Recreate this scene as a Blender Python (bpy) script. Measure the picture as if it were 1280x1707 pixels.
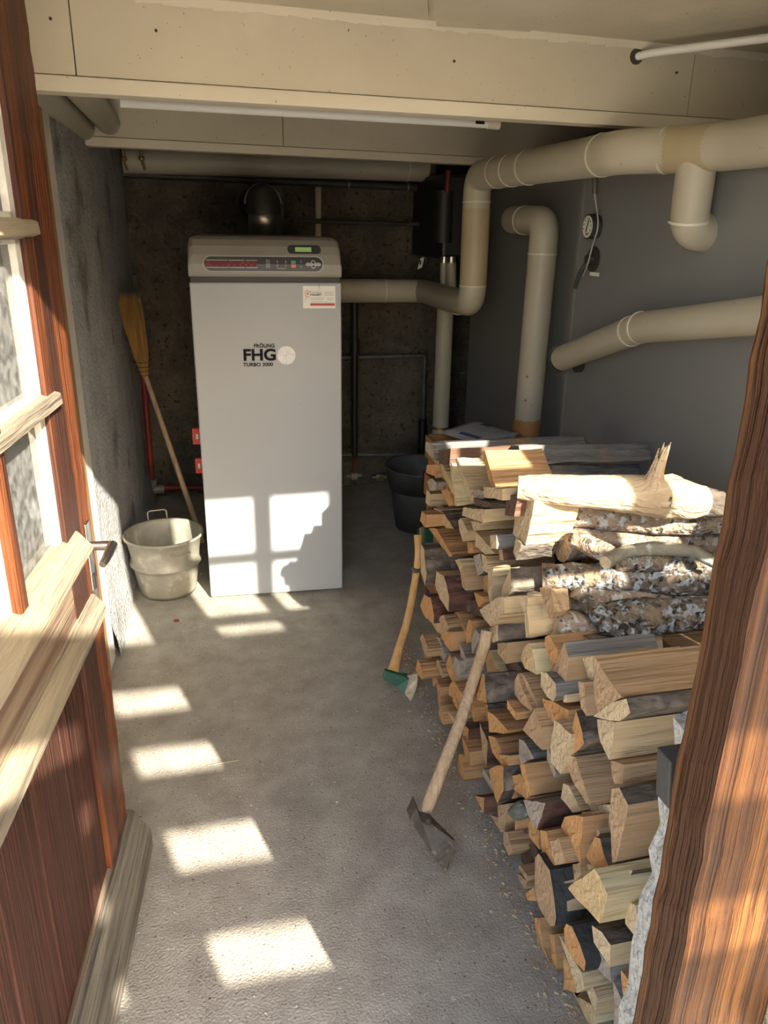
import bpy, bmesh, math, random
from mathutils import Vector, Matrix
import numpy as np
random.seed(7)
for o in list(bpy.data.objects): bpy.data.objects.remove(o)
S = bpy.context.scene
COL = S.collection
RAD = math.radians

# ---------------- camera ----------------
FPX, CAMH, PITCH, ROLL, YAW = 1283.0, 1.55, 20.3, 0.93, 13.5
_f = Vector((math.sin(RAD(YAW))*math.cos(RAD(PITCH)), math.cos(RAD(YAW))*math.cos(RAD(PITCH)), -math.sin(RAD(PITCH))))
_r0 = Vector((math.cos(RAD(YAW)), -math.sin(RAD(YAW)), 0)); _u0 = _r0.cross(_f)
_r = math.cos(RAD(ROLL))*_r0 + math.sin(RAD(ROLL))*_u0
_u = -math.sin(RAD(ROLL))*_r0 + math.cos(RAD(ROLL))*_u0
CAM = Vector((0, 0, CAMH))
cd = bpy.data.cameras.new('camera'); cam = bpy.data.objects.new('camera', cd); COL.objects.link(cam)
cd.sensor_fit = 'VERTICAL'; cd.sensor_height = 24; cd.lens = FPX/1707*24; cd.clip_start = .02
cam.matrix_world = Matrix(((_r.x, _u.x, -_f.x, CAM.x), (_r.y, _u.y, -_f.y, CAM.y), (_r.z, _u.z, -_f.z, CAM.z), (0, 0, 0, 1)))
S.camera = cam
def P(px, py, axis, val):                     # survey of the photograph: where a sight line meets a real plane
    d = _f*FPX + _r*(px-640) - _u*(py-853.5)
    t = (val-CAM[axis])/d[axis]
    return CAM + d*t

# ---------------- sky, sun, exposure ----------------
SUN_DIR = Vector((-.292, 1, -.576)).normalized()
W = bpy.data.worlds.new('world'); S.world = W; W.use_nodes = True
nt = W.node_tree; nt.nodes.clear()
sky = nt.nodes.new('ShaderNodeTexSky'); sky.sky_type = 'NISHITA'; sky.sun_disc = False
sky.sun_elevation = math.asin(-SUN_DIR.z); sky.sun_rotation = math.atan2(-SUN_DIR.x, -SUN_DIR.y)
sky.dust_density = 1.5
bg = nt.nodes.new('ShaderNodeBackground'); bg.inputs[1].default_value = .66
wo = nt.nodes.new('ShaderNodeOutputWorld'); nt.links.new(sky.outputs[0], bg.inputs[0]); nt.links.new(bg.outputs[0], wo.inputs[0])
sl = bpy.data.lights.new('sun', 'SUN'); sl.energy = 15.0; sl.angle = RAD(.6); sl.color = (1, .93, .80)
so = bpy.data.objects.new('sun', sl); COL.objects.link(so)
so.rotation_euler = SUN_DIR.to_track_quat('-Z', 'Y').to_euler()
S.view_settings.view_transform = 'Standard'; S.view_settings.look = 'None'; S.view_settings.gamma = 1
S.view_settings.use_curve_mapping = False; S.view_settings.exposure = 0.83

# ---------------- materials ----------------
def mat(name, c1, c2=None, scale=8, rough=.7, bump=0, metal=0, stretch=(1, 1, 1), bscale=None, detail=5, c3=None, spots=None, ramp=(.35, .65), rings=None, spec=.4):
    m = bpy.data.materials.new(name); m.use_nodes = True; t = m.node_tree; N = t.nodes; L = t.links
    b = N['Principled BSDF']; b.inputs['Roughness'].default_value = rough; b.inputs['Metallic'].default_value = metal
    b.inputs['Specular IOR Level'].default_value = spec
    tc = N.new('ShaderNodeTexCoord'); mp = N.new('ShaderNodeMapping'); mp.inputs['Scale'].default_value = stretch
    L.new(tc.outputs['Object'], mp.inputs[0])
    n = N.new('ShaderNodeTexNoise'); n.inputs['Scale'].default_value = scale; n.inputs['Detail'].default_value = detail; n.inputs['Roughness'].default_value = .6
    L.new(mp.outputs[0], n.inputs[0])
    if c2 is None: c2 = tuple(x*.8 for x in c1)
    r = N.new('ShaderNodeValToRGB'); L.new(n.outputs[0], r.inputs[0])
    r.color_ramp.elements[0].position = ramp[0]; r.color_ramp.elements[1].position = ramp[1]
    r.color_ramp.elements[0].color = (*c2, 1); r.color_ramp.elements[1].color = (*c1, 1)
    out = r.outputs[0]
    def mix(fac, a, col):
        x = N.new('ShaderNodeMix'); x.data_type = 'RGBA'; L.new(fac, x.inputs[0]); L.new(a, x.inputs[6])
        if hasattr(col, 'links'): L.new(col, x.inputs[7])
        else: x.inputs[7].default_value = (*col, 1)
        return x.outputs[2]
    def thr(scale_, lo, hi, det=3, coord=None, w=0):
        q = N.new('ShaderNodeTexNoise'); q.inputs['Scale'].default_value = scale_; q.inputs['Detail'].default_value = det
        L.new(coord or tc.outputs['Object'], q.inputs[0])
        z = N.new('ShaderNodeMapRange'); z.inputs[1].default_value = lo; z.inputs[2].default_value = hi; L.new(q.outputs[0], z.inputs[0]); z.clamp = True
        return z.outputs[0]
    if c3: out = mix(thr(scale*.21, .45, .6, 3, mp.outputs[0]), out, c3)
    if rings:
        w = N.new('ShaderNodeTexWave'); w.wave_type = 'RINGS'; w.rings_direction = 'X'; w.inputs['Scale'].default_value = rings[0]
        w.inputs['Distortion'].default_value = 2.5; w.inputs['Detail'].default_value = 2; w.inputs['Detail Scale'].default_value = 2
        L.new(tc.outputs['Object'], w.inputs[0])
        z = N.new('ShaderNodeMath'); z.operation = 'MULTIPLY'; z.inputs[1].default_value = rings[2]; L.new(w.outputs[1], z.inputs[0])
        out = mix(z.outputs[0], out, rings[1])
    if spots:
        for (sc, lo, hi, col) in spots: out = mix(thr(sc, lo, hi), out, col)
    L.new(out, b.inputs['Base Color'])
    if bump:
        bn = N.new('ShaderNodeTexNoise'); bn.inputs['Scale'].default_value = bscale or scale*2; bn.inputs['Detail'].default_value = 6
        L.new(mp.outputs[0], bn.inputs[0])
        bp = N.new('ShaderNodeBump'); bp.inputs['Strength'].default_value = min(1, bump); bp.inputs['Distance'].default_value = .01*max(1, bump)
        L.new(bn.outputs[0], bp.inputs['Height']); L.new(bp.outputs[0], b.inputs['Normal'])
    return m
def flat(name, c, rough=.5, metal=0, emit=0):
    m = bpy.data.materials.new(name); m.use_nodes = True; b = m.node_tree.nodes['Principled BSDF']
    b.inputs['Base Color'].default_value = (*c, 1); b.inputs['Roughness'].default_value = rough; b.inputs['Metallic'].default_value = metal
    if emit: b.inputs['Emission Color'].default_value = (*c, 1); b.inputs['Emission Strength'].default_value = emit
    return m
M = {}
M['floor'] = mat('rough_concrete', (.40, .37, .31), (.27, .24, .20), 9, .9, .45, bscale=170, spots=[(120, .62, .72, (.10, .085, .065)), (90, .64, .74, (.55, .52, .45)), (1.6, .56, .75, (.21, .19, .16))], ramp=(.3, .7))
M['ground'] = mat('outdoor_paving', (.62, .56, .46), (.52, .47, .39), 3, .95)
M['wallplaster'] = mat('rough_plaster', (.50, .50, .49), (.36, .36, .35), 7, .95, 4, bscale=60, spots=[(3.5, .56, .68, (.19, .185, .17)), (150, .60, .68, (.09, .08, .07))])
M['wallsmooth'] = mat('smooth_plaster', (.60, .57, .50), (.50, .47, .41), 5, .9, .3, bscale=60)
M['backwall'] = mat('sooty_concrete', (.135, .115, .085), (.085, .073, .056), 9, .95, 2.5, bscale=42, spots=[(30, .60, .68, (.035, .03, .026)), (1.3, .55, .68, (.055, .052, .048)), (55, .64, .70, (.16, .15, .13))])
M['ceil'] = mat('cream_board', (.60, .545, .425), (.54, .485, .375), 2.2, .75, .12, bscale=25, spots=[(3.2, .60, .72, (.66, .60, .47)), (110, .71, .74, (.16, .12, .08))])
M['ceiltrim'] = mat('cream_trim', (.70, .64, .51), (.61, .55, .43), 5, .7, .15, stretch=(.3, 1, 1), spots=[(110, .71, .74, (.2, .15, .1))])
M['seam'] = flat('dark_seam', (.07, .05, .035), .9)
M['pipe'] = mat('beige_jacket', (.47, .43, .33), (.43, .39, .295), 4, .42, .05, spots=[(2.5, .58, .7, (.40, .35, .25)), (70, .72, .75, (.2, .15, .1))])
M['pipebrown'] = mat('browned_jacket', (.44, .36, .22), (.38, .31, .19), 4, .45)
M['pipering'] = flat('pale_tape', (.62, .59, .48), .4)
M['tank'] = mat('grey_sheet', (.225, .225, .222), (.205, .205, .203), 1.5, .36, .03, spots=[(160, .73, .76, (.35, .34, .32))], spec=.55)
M['boiler'] = mat('light_grey_enamel', (.365, .38, .395), (.35, .365, .38), 2, .45, 0, spots=[(60, .73, .755, (.25, .22, .19))])
M['hood'] = mat('warm_grey_enamel', (.29, .27, .235), (.26, .24, .205), 3, .42, 0, spots=[(11, .68, .76, (.19, .17, .14))])
M['panel'] = flat('charcoal_panel', (.045, .045, .047), .4)
M['black'] = flat('black_rubber', (.012, .012, .012), .5)
M['dark'] = mat('dark_iron', (.05, .048, .045), (.03, .03, .03), 10, .5, .2)
M['redsw'] = flat('red_switch', (.22, .012, .015), .25)
M['lcd'] = flat('green_lcd', (.32, .46, .16), .3, emit=.12)
M['white'] = flat('white_paper', (.78, .77, .72), .6)
M['greyprint'] = flat('grey_print', (.30, .29, .28), .6)
M['silver'] = flat('silver_line', (.42, .42, .42), .4)
M['green'] = flat('green_button', (.12, .36, .22), .4)
M['orange'] = flat('orange_button', (.65, .17, .06), .4)
M['redprint'] = flat('red_print', (.50, .06, .07), .5)
M['navy'] = flat('black_print', (.004, .004, .006), .9)
M['disc'] = mat('crackled_white', (.74, .75, .76), (.62, .63, .64), 30, .4)
M['steel'] = mat('brushed_steel', (.55, .53, .49), (.42, .40, .37), 20, .3, .1, metal=1, stretch=(1, 1, .2))
M['galv'] = mat('galvanised', (.38, .36, .30), (.27, .25, .20), 9, .55, .25, metal=.35, spots=[(5, .55, .7, (.30, .265, .20)), (18, .6, .7, (.46, .43, .36))])
M['galvdark'] = mat('dull_galvanised', (.13, .14, .135), (.09, .095, .09), 9, .55, .2, metal=.4)
M['redpipe'] = mat('red_oxide_paint', (.22, .025, .02), (.14, .02, .016), 12, .45)
M['redtag'] = flat('bright_red', (.70, .06, .035), .4)
M['straw'] = mat('broom_straw', (.38, .22, .065), (.22, .12, .035), 40, .85, 1, stretch=(1, 1, .1))
M['ashpole'] = mat('worn_ash', (.42, .30, .19), (.30, .21, .13), 60, .65, .3, stretch=(1, 1, .06))
M['axewood'] = mat('axe_handle_wood', (.62, .37, .15), (.48, .27, .10), 50, .5, .15, stretch=(1, 1, .05), spots=[(25, .62, .72, (.30, .24, .13))])
M['axegrey'] = mat('weathered_handle', (.45, .32, .20), (.30, .205, .125), 90, .65, .5, stretch=(1, 1, .04))
M['axegreen'] = mat('green_paint', (.012, .10, .055), (.01, .07, .04), 14, .45, .1, spots=[(40, .62, .7, (.12, .10, .07))])
M['axeblade'] = mat('worn_steel', (.42, .36, .27), (.30, .23, .15), 30, .4, .2, metal=.6)
M['axeiron'] = mat('dark_forged_iron', (.085, .068, .052), (.045, .037, .03), 22, .6, .35, metal=.15, spots=[(30, .6, .7, (.20, .14, .09))])
M['edge'] = flat('bright_edge', (.6, .55, .45), .3, .8)
M['blue'] = flat('blue_plastic', (.01, .04, .28), .4)
M['stone'] = mat('green_grey_stone', (.16, .17, .14), (.08, .09, .07), 14, .7, .5, spots=[(30, .62, .7, (.42, .42, .38))])
M['concrete'] = mat('pale_render', (.50, .49, .46), (.36, .35, .33), 22, .9, 1.8, bscale=70)
M['jambwood'] = mat('ochre_wood', (.36, .20, .08), (.27, .145, .055), 18, .55, .2, stretch=(1, 1, .06))
# door woods (grain along z or along the rail)
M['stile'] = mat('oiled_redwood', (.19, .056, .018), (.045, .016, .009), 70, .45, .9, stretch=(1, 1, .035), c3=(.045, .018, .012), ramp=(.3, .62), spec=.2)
M['stileright'] = mat('ridged_redwood', (.165, .066, .018), (.028, .010, .004), 120, .5, 2.6, stretch=(1, 1, .0045), bscale=120, c3=(.055, .021, .008), ramp=(.38, .60), spec=.15)
M['lowpanel'] = mat('dark_worn_board', (.080, .030, .020), (.022, .011, .008), 70, .6, .8, stretch=(1, 1, .03), c3=(.055, .024, .016), spec=.15)
M['rail'] = mat('weathered_rail', (.17, .085, .05), (.05, .028, .020), 60, .6, 1.0, stretch=(.05, 1, 1), c3=(.26, .19, .13))
M['bead'] = mat('silvered_bead', (.33, .275, .19), (.14, .115, .085), 60, .75, 1.2, stretch=(.05, 1, 1), c3=(.36, .29, .18))
M['weatherboard'] = mat('grey_weatherboard', (.23, .20, .155), (.08, .07, .055), 70, .8, 2, stretch=(.03, 1, 1))
M['putty'] = mat('white_putty', (.70, .67, .58), (.55, .5, .42), 30, .7, .3)
M['screenwood'] = mat('light_screen_boards', (.30, .22, .14), (.2, .14, .09), 20, .8)  # wood of the unseen slats added to shape the sunlight
M['brass'] = flat('brass', (.4, .28, .1), .35, .9)
M['cardboard'] = mat('brown_paper_tape', (.42, .22, .08), (.34, .17, .06), 12, .6)
M['news'] = mat('newsprint', (.30, .30, .31), (.24, .24, .25), 30, .8)
M['newsblue'] = flat('newsprint_blue', (.03, .045, .12), .8)
M['crate'] = mat('crate_wood', (.34, .16, .06), (.24, .11, .04), 30, .7, .3, stretch=(.1, 1, 1))
# firewood
def woods(n, e, s):
    e = tuple(min(.8, x*1.12) for x in e); s = tuple(min(.8, x*1.12) for x in s)
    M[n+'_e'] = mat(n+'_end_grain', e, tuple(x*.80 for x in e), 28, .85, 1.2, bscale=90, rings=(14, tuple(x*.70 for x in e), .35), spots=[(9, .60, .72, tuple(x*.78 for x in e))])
    M[n+'_s'] = mat(n+'_split_side', s, tuple(x*.66 for x in s), 55, .8, 1.6, stretch=(.05, 1, 1), bscale=60, c3=tuple(x*.86 for x in s))
woods('pale', (.66, .50, .31), (.56, .41, .235))
woods('orange', (.64, .34, .135), (.44, .25, .115))
woods('tan', (.52, .345, .20), (.42, .27, .145))
woods('grey', (.44, .37, .30), (.27, .24, .21))
woods('yellow', (.66, .47, .24), (.62, .50, .29))
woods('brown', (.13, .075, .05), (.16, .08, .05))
M['bark'] = mat('rough_bark', (.17, .135, .105), (.05, .038, .03), 26, .9, 2.5, stretch=(.45, 1, 1), bscale=40, spots=[(14, .6, .68, (.24, .19, .14))])
M['barkred'] = mat('red_brown_bark', (.14, .065, .045), (.06, .03, .022), 26, .9, 2, stretch=(.4, 1, 1))
M['darkbark'] = mat('smooth_dark_bark', (.05, .05, .048), (.03, .03, .03), 20, .8, .8)
M['lichen'] = mat('lichen_bark', (.27, .21, .155), (.10, .075, .055), 30, .9, 3, bscale=70, spots=[(48, .50, .56, (.42, .45, .47)), (70, .57, .62, (.04, .035, .03)), (14, .58, .66, (.30, .22, .14))])
M['lichenlight'] = mat('pale_lichen_bark', (.44, .33, .23), (.26, .18, .12), 26, .9, 2.2, bscale=60, spots=[(46, .55, .60, (.52, .51, .49)), (55, .60, .65, (.10, .075, .05))])
M['greybark'] = mat('grey_stick_bark', (.30, .27, .20), (.19, .165, .12), 18, .85, 1.2, spots=[(25, .58, .64, (.42, .42, .36))])
M['barewood'] = mat('bare_weathered_wood', (.60, .46, .30), (.44, .31, .19), 40, .75, 1.4, stretch=(.05, 1, 1), spots=[(7, .62, .72, (.34, .21, .11))])
M['greyboard'] = mat('silver_grey_board', (.27, .255, .235), (.14, .13, .12), 50, .85, 2.2, stretch=(.05, 1, 1), spots=[(5, .62, .72, (.33, .22, .12))])
M['chip'] = mat('wood_chip', (.55, .42, .25), (.35, .25, .15), 20, .8)
def glassmat(name, tint, haze):
    m = bpy.data.materials.new(name); m.use_nodes = True; t = m.node_tree; N = t.nodes; L = t.links; N.clear()
    o = N.new('ShaderNodeOutputMaterial'); tr = N.new('ShaderNodeBsdfTransparent'); tr.inputs[0].default_value = (*tint, 1)
    g = N.new('ShaderNodeBsdfGlossy'); g.inputs['Roughness'].default_value = .04; fr = N.new('ShaderNodeFresnel'); fr.inputs[0].default_value = 1.5
    x = N.new('ShaderNodeMixShader'); L.new(fr.outputs[0], x.inputs[0]); L.new(tr.outputs[0], x.inputs[1]); L.new(g.outputs[0], x.inputs[2])
    d = N.new('ShaderNodeBsdfDiffuse'); d.inputs[0].default_value = (.6, .6, .56, 1)
    tc = N.new('ShaderNodeTexCoord'); n = N.new('ShaderNodeTexNoise'); n.inputs['Scale'].default_value = 60; n.inputs['Detail'].default_value = 6; L.new(tc.outputs['Object'], n.inputs[0])
    mr = N.new('ShaderNodeMapRange'); mr.inputs[1].default_value = .35; mr.inputs[2].default_value = .7; mr.inputs[3].default_value = haze*.5; mr.inputs[4].default_value = haze*1.5; L.new(n.outputs[0], mr.inputs[0])
    y = N.new('ShaderNodeMixShader'); L.new(mr.outputs[0], y.inputs[0]); L.new(x.outputs[0], y.inputs[1]); L.new(d.outputs[0], y.inputs[2])
    L.new(y.outputs[0], o.inputs[0]); return m
M['glass'] = glassmat('dusty_glass', (.96, .97, .96), .22)
M['glassclear'] = glassmat('window_glass', (.97, .98, .97), .04)

# ---------------- mesh helpers ----------------
class MB:
    def __init__(s): s.v = []; s.f = []; s.m = []; s.sm = []
    def add(s, vs, fs, mi=0, smooth=False):
        b = len(s.v); s.v += [tuple(v) for v in vs]; s.f += [tuple(b+i for i in f) for f in fs]
        s.m += ([mi]*len(fs) if isinstance(mi, int) else mi); s.sm += [smooth]*len(fs)
    def box(s, a, b, mi=0, skew=None):
        x0, y0, z0 = a; x1, y1, z1 = b
        s.add([(x0, y0, z0), (x1, y0, z0), (x1, y1, z0), (x0, y1, z0), (x0, y0, z1), (x1, y0, z1), (x1, y1, z1), (x0, y1, z1)],
              [(0, 3, 2, 1), (4, 5, 6, 7), (0, 1, 5, 4), (1, 2, 6, 5), (2, 3, 7, 6), (3, 0, 4, 7)], mi)
    def hexa(s, lo, hi, mi=0):   # four bottom, four top corners
        s.add(list(lo)+list(hi), [(0, 3, 2, 1), (4, 5, 6, 7), (0, 1, 5, 4), (1, 2, 6, 5), (2, 3, 7, 6), (3, 0, 4, 7)], mi)
    def tube(s, pts, r, n=16, mi=0, cap=True, capmi=None, jit=0, bend=0, seg=6):
        pts = [Vector(p) for p in pts]; rs = r if isinstance(r, (list, tuple)) else [r]*len(pts)
        if bend:   # round the corners
            np_, nr = [pts[0]], [rs[0]]
            for i in range(1, len(pts)-1):
                a = (pts[i-1]-pts[i]); b = (pts[i+1]-pts[i]); k = min(bend, a.length*.49, b.length*.49)
                p0 = pts[i]+a.normalized()*k; p2 = pts[i]+b.normalized()*k
                for j in range(seg+1):
                    t = j/seg; np_.append(p0*(1-t)**2+pts[i]*2*t*(1-t)+p2*t*t); nr.append(rs[i])
            np_.append(pts[-1]); nr.append(rs[-1]); pts, rs = np_, nr
        base = len(s.v); up = None; V = []
        for i, p in enumerate(pts):
            d = (pts[min(i+1, len(pts)-1)]-pts[max(i-1, 0)]).normalized()
            if up is None: up = d.orthogonal().normalized()
            up = (up-d*up.dot(d)).normalized(); q = d.cross(up)
            for j in range(n):
                a = 2*math.pi*j/n; rr = rs[i]*(1+random.uniform(-jit, jit)); V.append(p+up*math.cos(a)*rr+q*math.sin(a)*rr)
        F = [(i*n+j, i*n+(j+1) % n, (i+1)*n+(j+1) % n, (i+1)*n+j) for i in range(len(pts)-1) for j in range(n)]
        s.add(V, F, mi, True)
        if cap:
            cm = mi if capmi is None else capmi
            s.add(V[:n], [tuple(range(n))[::-1]], cm); s.add(V[-n:], [tuple(range(n))], cm)
    def lathe(s, prof, c=(0, 0, 0), n=40, mi=0, smooth=True):
        V = [(c[0]+r*math.cos(2*math.pi*j/n), c[1]+r*math.sin(2*math.pi*j/n), c[2]+z) for r, z in prof for j in range(n)]
        F = [(i*n+j, i*n+(j+1) % n, (i+1)*n+(j+1) % n, (i+1)*n+j) for i in range(len(prof)-1) for j in range(n)]
        s.add(V, F, mi, smooth)
    def build(s, name, mats, parent=None, base=None, rz=0, bevel=0):
        me = bpy.data.meshes.new(name); v = s.v
        if base is not None: bx = Vector(base); v = [tuple(Vector(q)-bx) for q in s.v]
        me.from_pydata(v, [], s.f); me.validate()
        if not isinstance(mats, (list, tuple)): mats = [mats]
        for m in mats: me.materials.append(M[m] if isinstance(m, str) else m)
        if len(me.polygons) == len(s.f):
            me.polygons.foreach_set('material_index', s.m); me.polygons.foreach_set('use_smooth', s.sm)
        o = bpy.data.objects.new(name, me); COL.objects.link(o)
        if base is not None: o.location = base
        if parent: o.parent = parent; 
        if parent is not None and base is not None: o.location = (0, 0, 0)
        if bevel:
            md = o.modifiers.new('bevel', 'BEVEL'); md.width = bevel; md.segments = 2; md.limit_method = 'ANGLE'
        me.update(); return o
def tag(o, label, cat, group=None, kind=None):
    if label: o['label'] = label
    if cat: o['category'] = cat
    if group: o['group'] = group
    if kind: o['kind'] = kind
    return o
def empty(name, loc, label, cat, rz=0, group=None):
    o = bpy.data.objects.new(name, None); COL.objects.link(o); o.location = loc; o.rotation_euler = (0, 0, rz)
    o.empty_display_size = .1; return tag(o, label, cat, group)
def struct(o): o['kind'] = 'structure'; return o
def box(name, a, b, m, parent=None, bevel=0):
    k = MB(); k.box(a, b); return k.build(name, m, parent, bevel=bevel)
def text_mesh(name, body, size, m, parent, loc, rot=(math.pi/2, 0, 0), sx=1.0, bold=0.0, align='LEFT'):
    cu = bpy.data.curves.new(name, 'FONT'); cu.body = body; cu.size = size; cu.offset = bold; cu.extrude = .0004; cu.align_x = align
    t = bpy.data.objects.new('tmp', cu); COL.objects.link(t)
    dg = bpy.context.evaluated_depsgraph_get(); me = bpy.data.meshes.new_from_object(t.evaluated_get(dg))
    bpy.data.objects.remove(t); me.materials.clear(); me.materials.append(M[m])
    o = bpy.data.objects.new(name, me); COL.objects.link(o); o.parent = parent; o.location = loc; o.rotation_euler = rot; o.scale = (sx, 1, 1)
    return o
# ---------------- room shell ----------------
def wallx(z): return -.335
struct(box('floor', (-.62, .45, -.1), (2.5, 4.7, 0), 'floor'))
g = box('ground', (-9, -12, -.12), (9, .45, -.01), 'ground'); struct(g)
k = MB(); k.hexa([(-.36, 4.6, 0), (-.80, 4.6, 0), (-.80, 2.66, 0), (-.405, 2.66, 0)][::-1], [(-.36, 4.6, 2.0), (-.80, 4.6, 2.0), (-.80, 2.66, 2.0), (-.405, 2.66, 2.0)][::-1])
# visible rough plaster face, gently uneven
k = MB(); ny, nz = 60, 50; V = []; F = []
for i in range(ny+1):
    for j in range(nz+1):
        y = 2.70+(4.6-2.70)*i/ny; z = 2.04*j/nz
        bulge = .03*math.exp(-((z-.0)/.14)**2) + .006*math.sin(y*5+z*3)+random.uniform(-.002, .002)
        V.append((-.402+.034*(y-2.66)+bulge, y, z))
for i in range(ny):
    for j in range(nz): a = i*(nz+1)+j; F.append((a, a+nz+1, a+nz+2, a+1))
k.add(V, F, 0, True); k.box((-.9, 2.70, 0), (-.43, 4.75, 2.04))
wl = struct(k.build('wall_left', 'wallplaster'))
k = MB(); k.hexa([(-.9, .4, 0), (-.47, .4, 0), (-.47, 2.3, 0), (-.9, 2.3, 0)], [(-.9, .4, 2.04), (-.47, .4, 2.04), (-.47, 2.3, 2.04), (-.9, 2.3, 2.04)])
k.build('plaster_reveal', 'wallsmooth', wl)
k = MB(); k.hexa([(-.9, 2.56, 0), (-.396, 2.56, 0), (-.388, 2.72, 0), (-.9, 2.72, 0)], [(-.9, 2.56, 2.04), (-.396, 2.56, 2.04), (-.393, 2.72, 2.04), (-.9, 2.72, 2.04)])
k.build('plaster_corner', 'wallsmooth', wl, bevel=.006)
jb = box('trim_1', (-.47, 2.28, 0), (-.385, 2.555, 2.04), 'jambwood', bevel=.004); struct(jb)
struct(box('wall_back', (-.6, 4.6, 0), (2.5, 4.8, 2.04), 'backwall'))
struct(box('wall_right', (2.4, .45, 0), (2.6, 4.6, 2.04), 'wallplaster'))
k = MB(); k.box((1.69, .40, 0), (2.6, .53, 2.13)); k.box((-2.2, .40, 0), (-.47, .53, 2.13)); k.box((-2.2, .40, 2.13), (2.8, .62, 2.7))
struct(k.build('wall_front', 'wallsmooth'))
ce = struct(box('ceiling', (-.9, .45, 2.04), (2.6, 4.8, 2.2), 'ceil'))
# thin panels and joint strips on the ceiling in front of the beam
def ZP(px, py, z): return P(px, py, 2, z)
def slab(name, pix, z0, z1, m, parent):
    pts = [ZP(a, b, z0) for a, b in pix]; k = MB()
    lo = [(p.x, p.y, z0) for p in pts]; hi = [(p.x, p.y, z1) for p in pts]
    n = len(pts); k.add(lo+hi, [tuple(range(n)), tuple(range(2*n-1, n-1, -1))]+[(i, i+n, (i+1) % n+n, (i+1) % n) for i in range(n)], 0)
    return k.build(name, m, parent)
slab('ceiling_panel', [(728, 44), (882, 53), (985, -8), (1500, -60), (1500, -700), (-300, -700), (700, -200)], 2.022, 2.04, 'ceil', ce)
slab('ceiling_panel', [(200, -60), (640, 12), (715, 30), (690, -260), (200, -300)], 2.032, 2.04, 'ceil', ce)

# beams boxed in with boards
def beam(name, label, y0, s0, y1, s1, z0, z1, seams, x0=-.46, x1=2.4):
    b = empty(name, (0, 0, 0), None, None); b['kind'] = 'structure'
    Y0 = lambda x: y0+s0*x; Y1 = lambda x: y1+s1*x
    xs = [x0]+seams+[x1]
    for a, c in zip(xs[:-1], xs[1:]):
        k = MB(); a += .0015; c -= .0015
        k.hexa([(a, Y0(a), z0+.036), (c, Y0(c), z0+.036), (c, Y1(c), z0+.036), (a, Y1(a), z0+.036)], [(a, Y0(a), z1), (c, Y0(c), z1), (c, Y1(c), z1), (a, Y1(a), z1)])
        k.build('facing_board', 'ceil', b)
    k = MB(); o = .006
    k.hexa([(x0, Y0(x0)-o, z0), (x1, Y0(x1)-o, z0), (x1, Y1(x1)+o, z0), (x0, Y1(x0)+o, z0)], [(x0, Y0(x0)-o, z0+.034), (x1, Y0(x1)-o, z0+.034), (x1, Y1(x1)+o, z0+.034), (x0, Y1(x0)+o, z0+.034)])
    k.build('bottom_board', 'ceiltrim', b, bevel=.003)
    k = MB(); k.hexa([(x0, Y0(x0)+.01, z0+.02), (x1, Y0(x1)+.01, z0+.02), (x1, Y1(x1)-.01, z0+.02), (x0, Y1(x0)-.01, z0+.02)], [(x0, Y0(x0)+.01, z1), (x1, Y0(x1)+.01, z1), (x1, Y1(x1)-.01, z1), (x0, Y1(x0)-.01, z1)])
    k.build('joint_gap', 'seam', b)
    return b, Y0
b1, Y1f = beam('trim_2', '', 2.13, .07, 2.185, .07, 1.83, 2.04, [-.235, 1.42])
b2, Y2f = beam('trim_3', '', 3.54, .15, 3.60, .15, 1.83, 2.04, [.40])
for px, py in ((84, 31), (260, 51), (757, 102), (1128, 121)):
    p = P(px, py, 1, 2.15); y = Y1f(p.x); p = P(px, py, 1, y); k = MB(); k.tube([(p.x, y-.002, p.z), (p.x, y+.004, p.z)], .0035, 10); k.build('screw', 'seam', b1)
# filler lines of paint along the boxed beam top
k = MB(); 
for i in range(48):
    a = -.44+i*.058; k.hexa([(a, Y1f(a)-.004, 2.026-random.uniform(0, .008)), (a+.06, Y1f(a+.06)-.004, 2.026-random.uniform(0, .008)), (a+.06, Y1f(a)+.01, 2.026), (a, Y1f(a)+.01, 2.026)], [(a, Y1f(a)-.010, 2.04), (a+.06, Y1f(a+.06)-.010, 2.04), (a+.06, Y1f(a)+.01, 2.04), (a, Y1f(a)+.01, 2.04)])
o = k.build('paint_fillet', 'ceiltrim', b1); o['kind'] = 'stuff'

# concrete pier beside the right door stile (ragged)
k = MB(); V = []; n = 26
for i in range(n+1):
    z = 1.02*i/n; q = P(1042+(1165-1042)*(i/n)**.9, 1710-(1710-1190)*(i/n), 1, .60)
    xl = .503-.020*(1-i/n)+random.uniform(-.005, .005)-(.014 if .5 < i/n < .52 else 0)
    V += [(xl, .575+random.uniform(-.003, .003), z), (xl+.13, .575, z), (xl+.13, .70, z), (xl+.012+random.uniform(-.004, .004), .66, z)]
F = [(4*i+j, 4*i+(j+1) % 4, 4*i+4+(j+1) % 4, 4*i+4+j) for i in range(n) for j in range(4)]+[(4*n, 4*n+1, 4*n+2, 4*n+3)]
k.add(V, F); struct(k.build('trim_4', 'concrete'))

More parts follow.
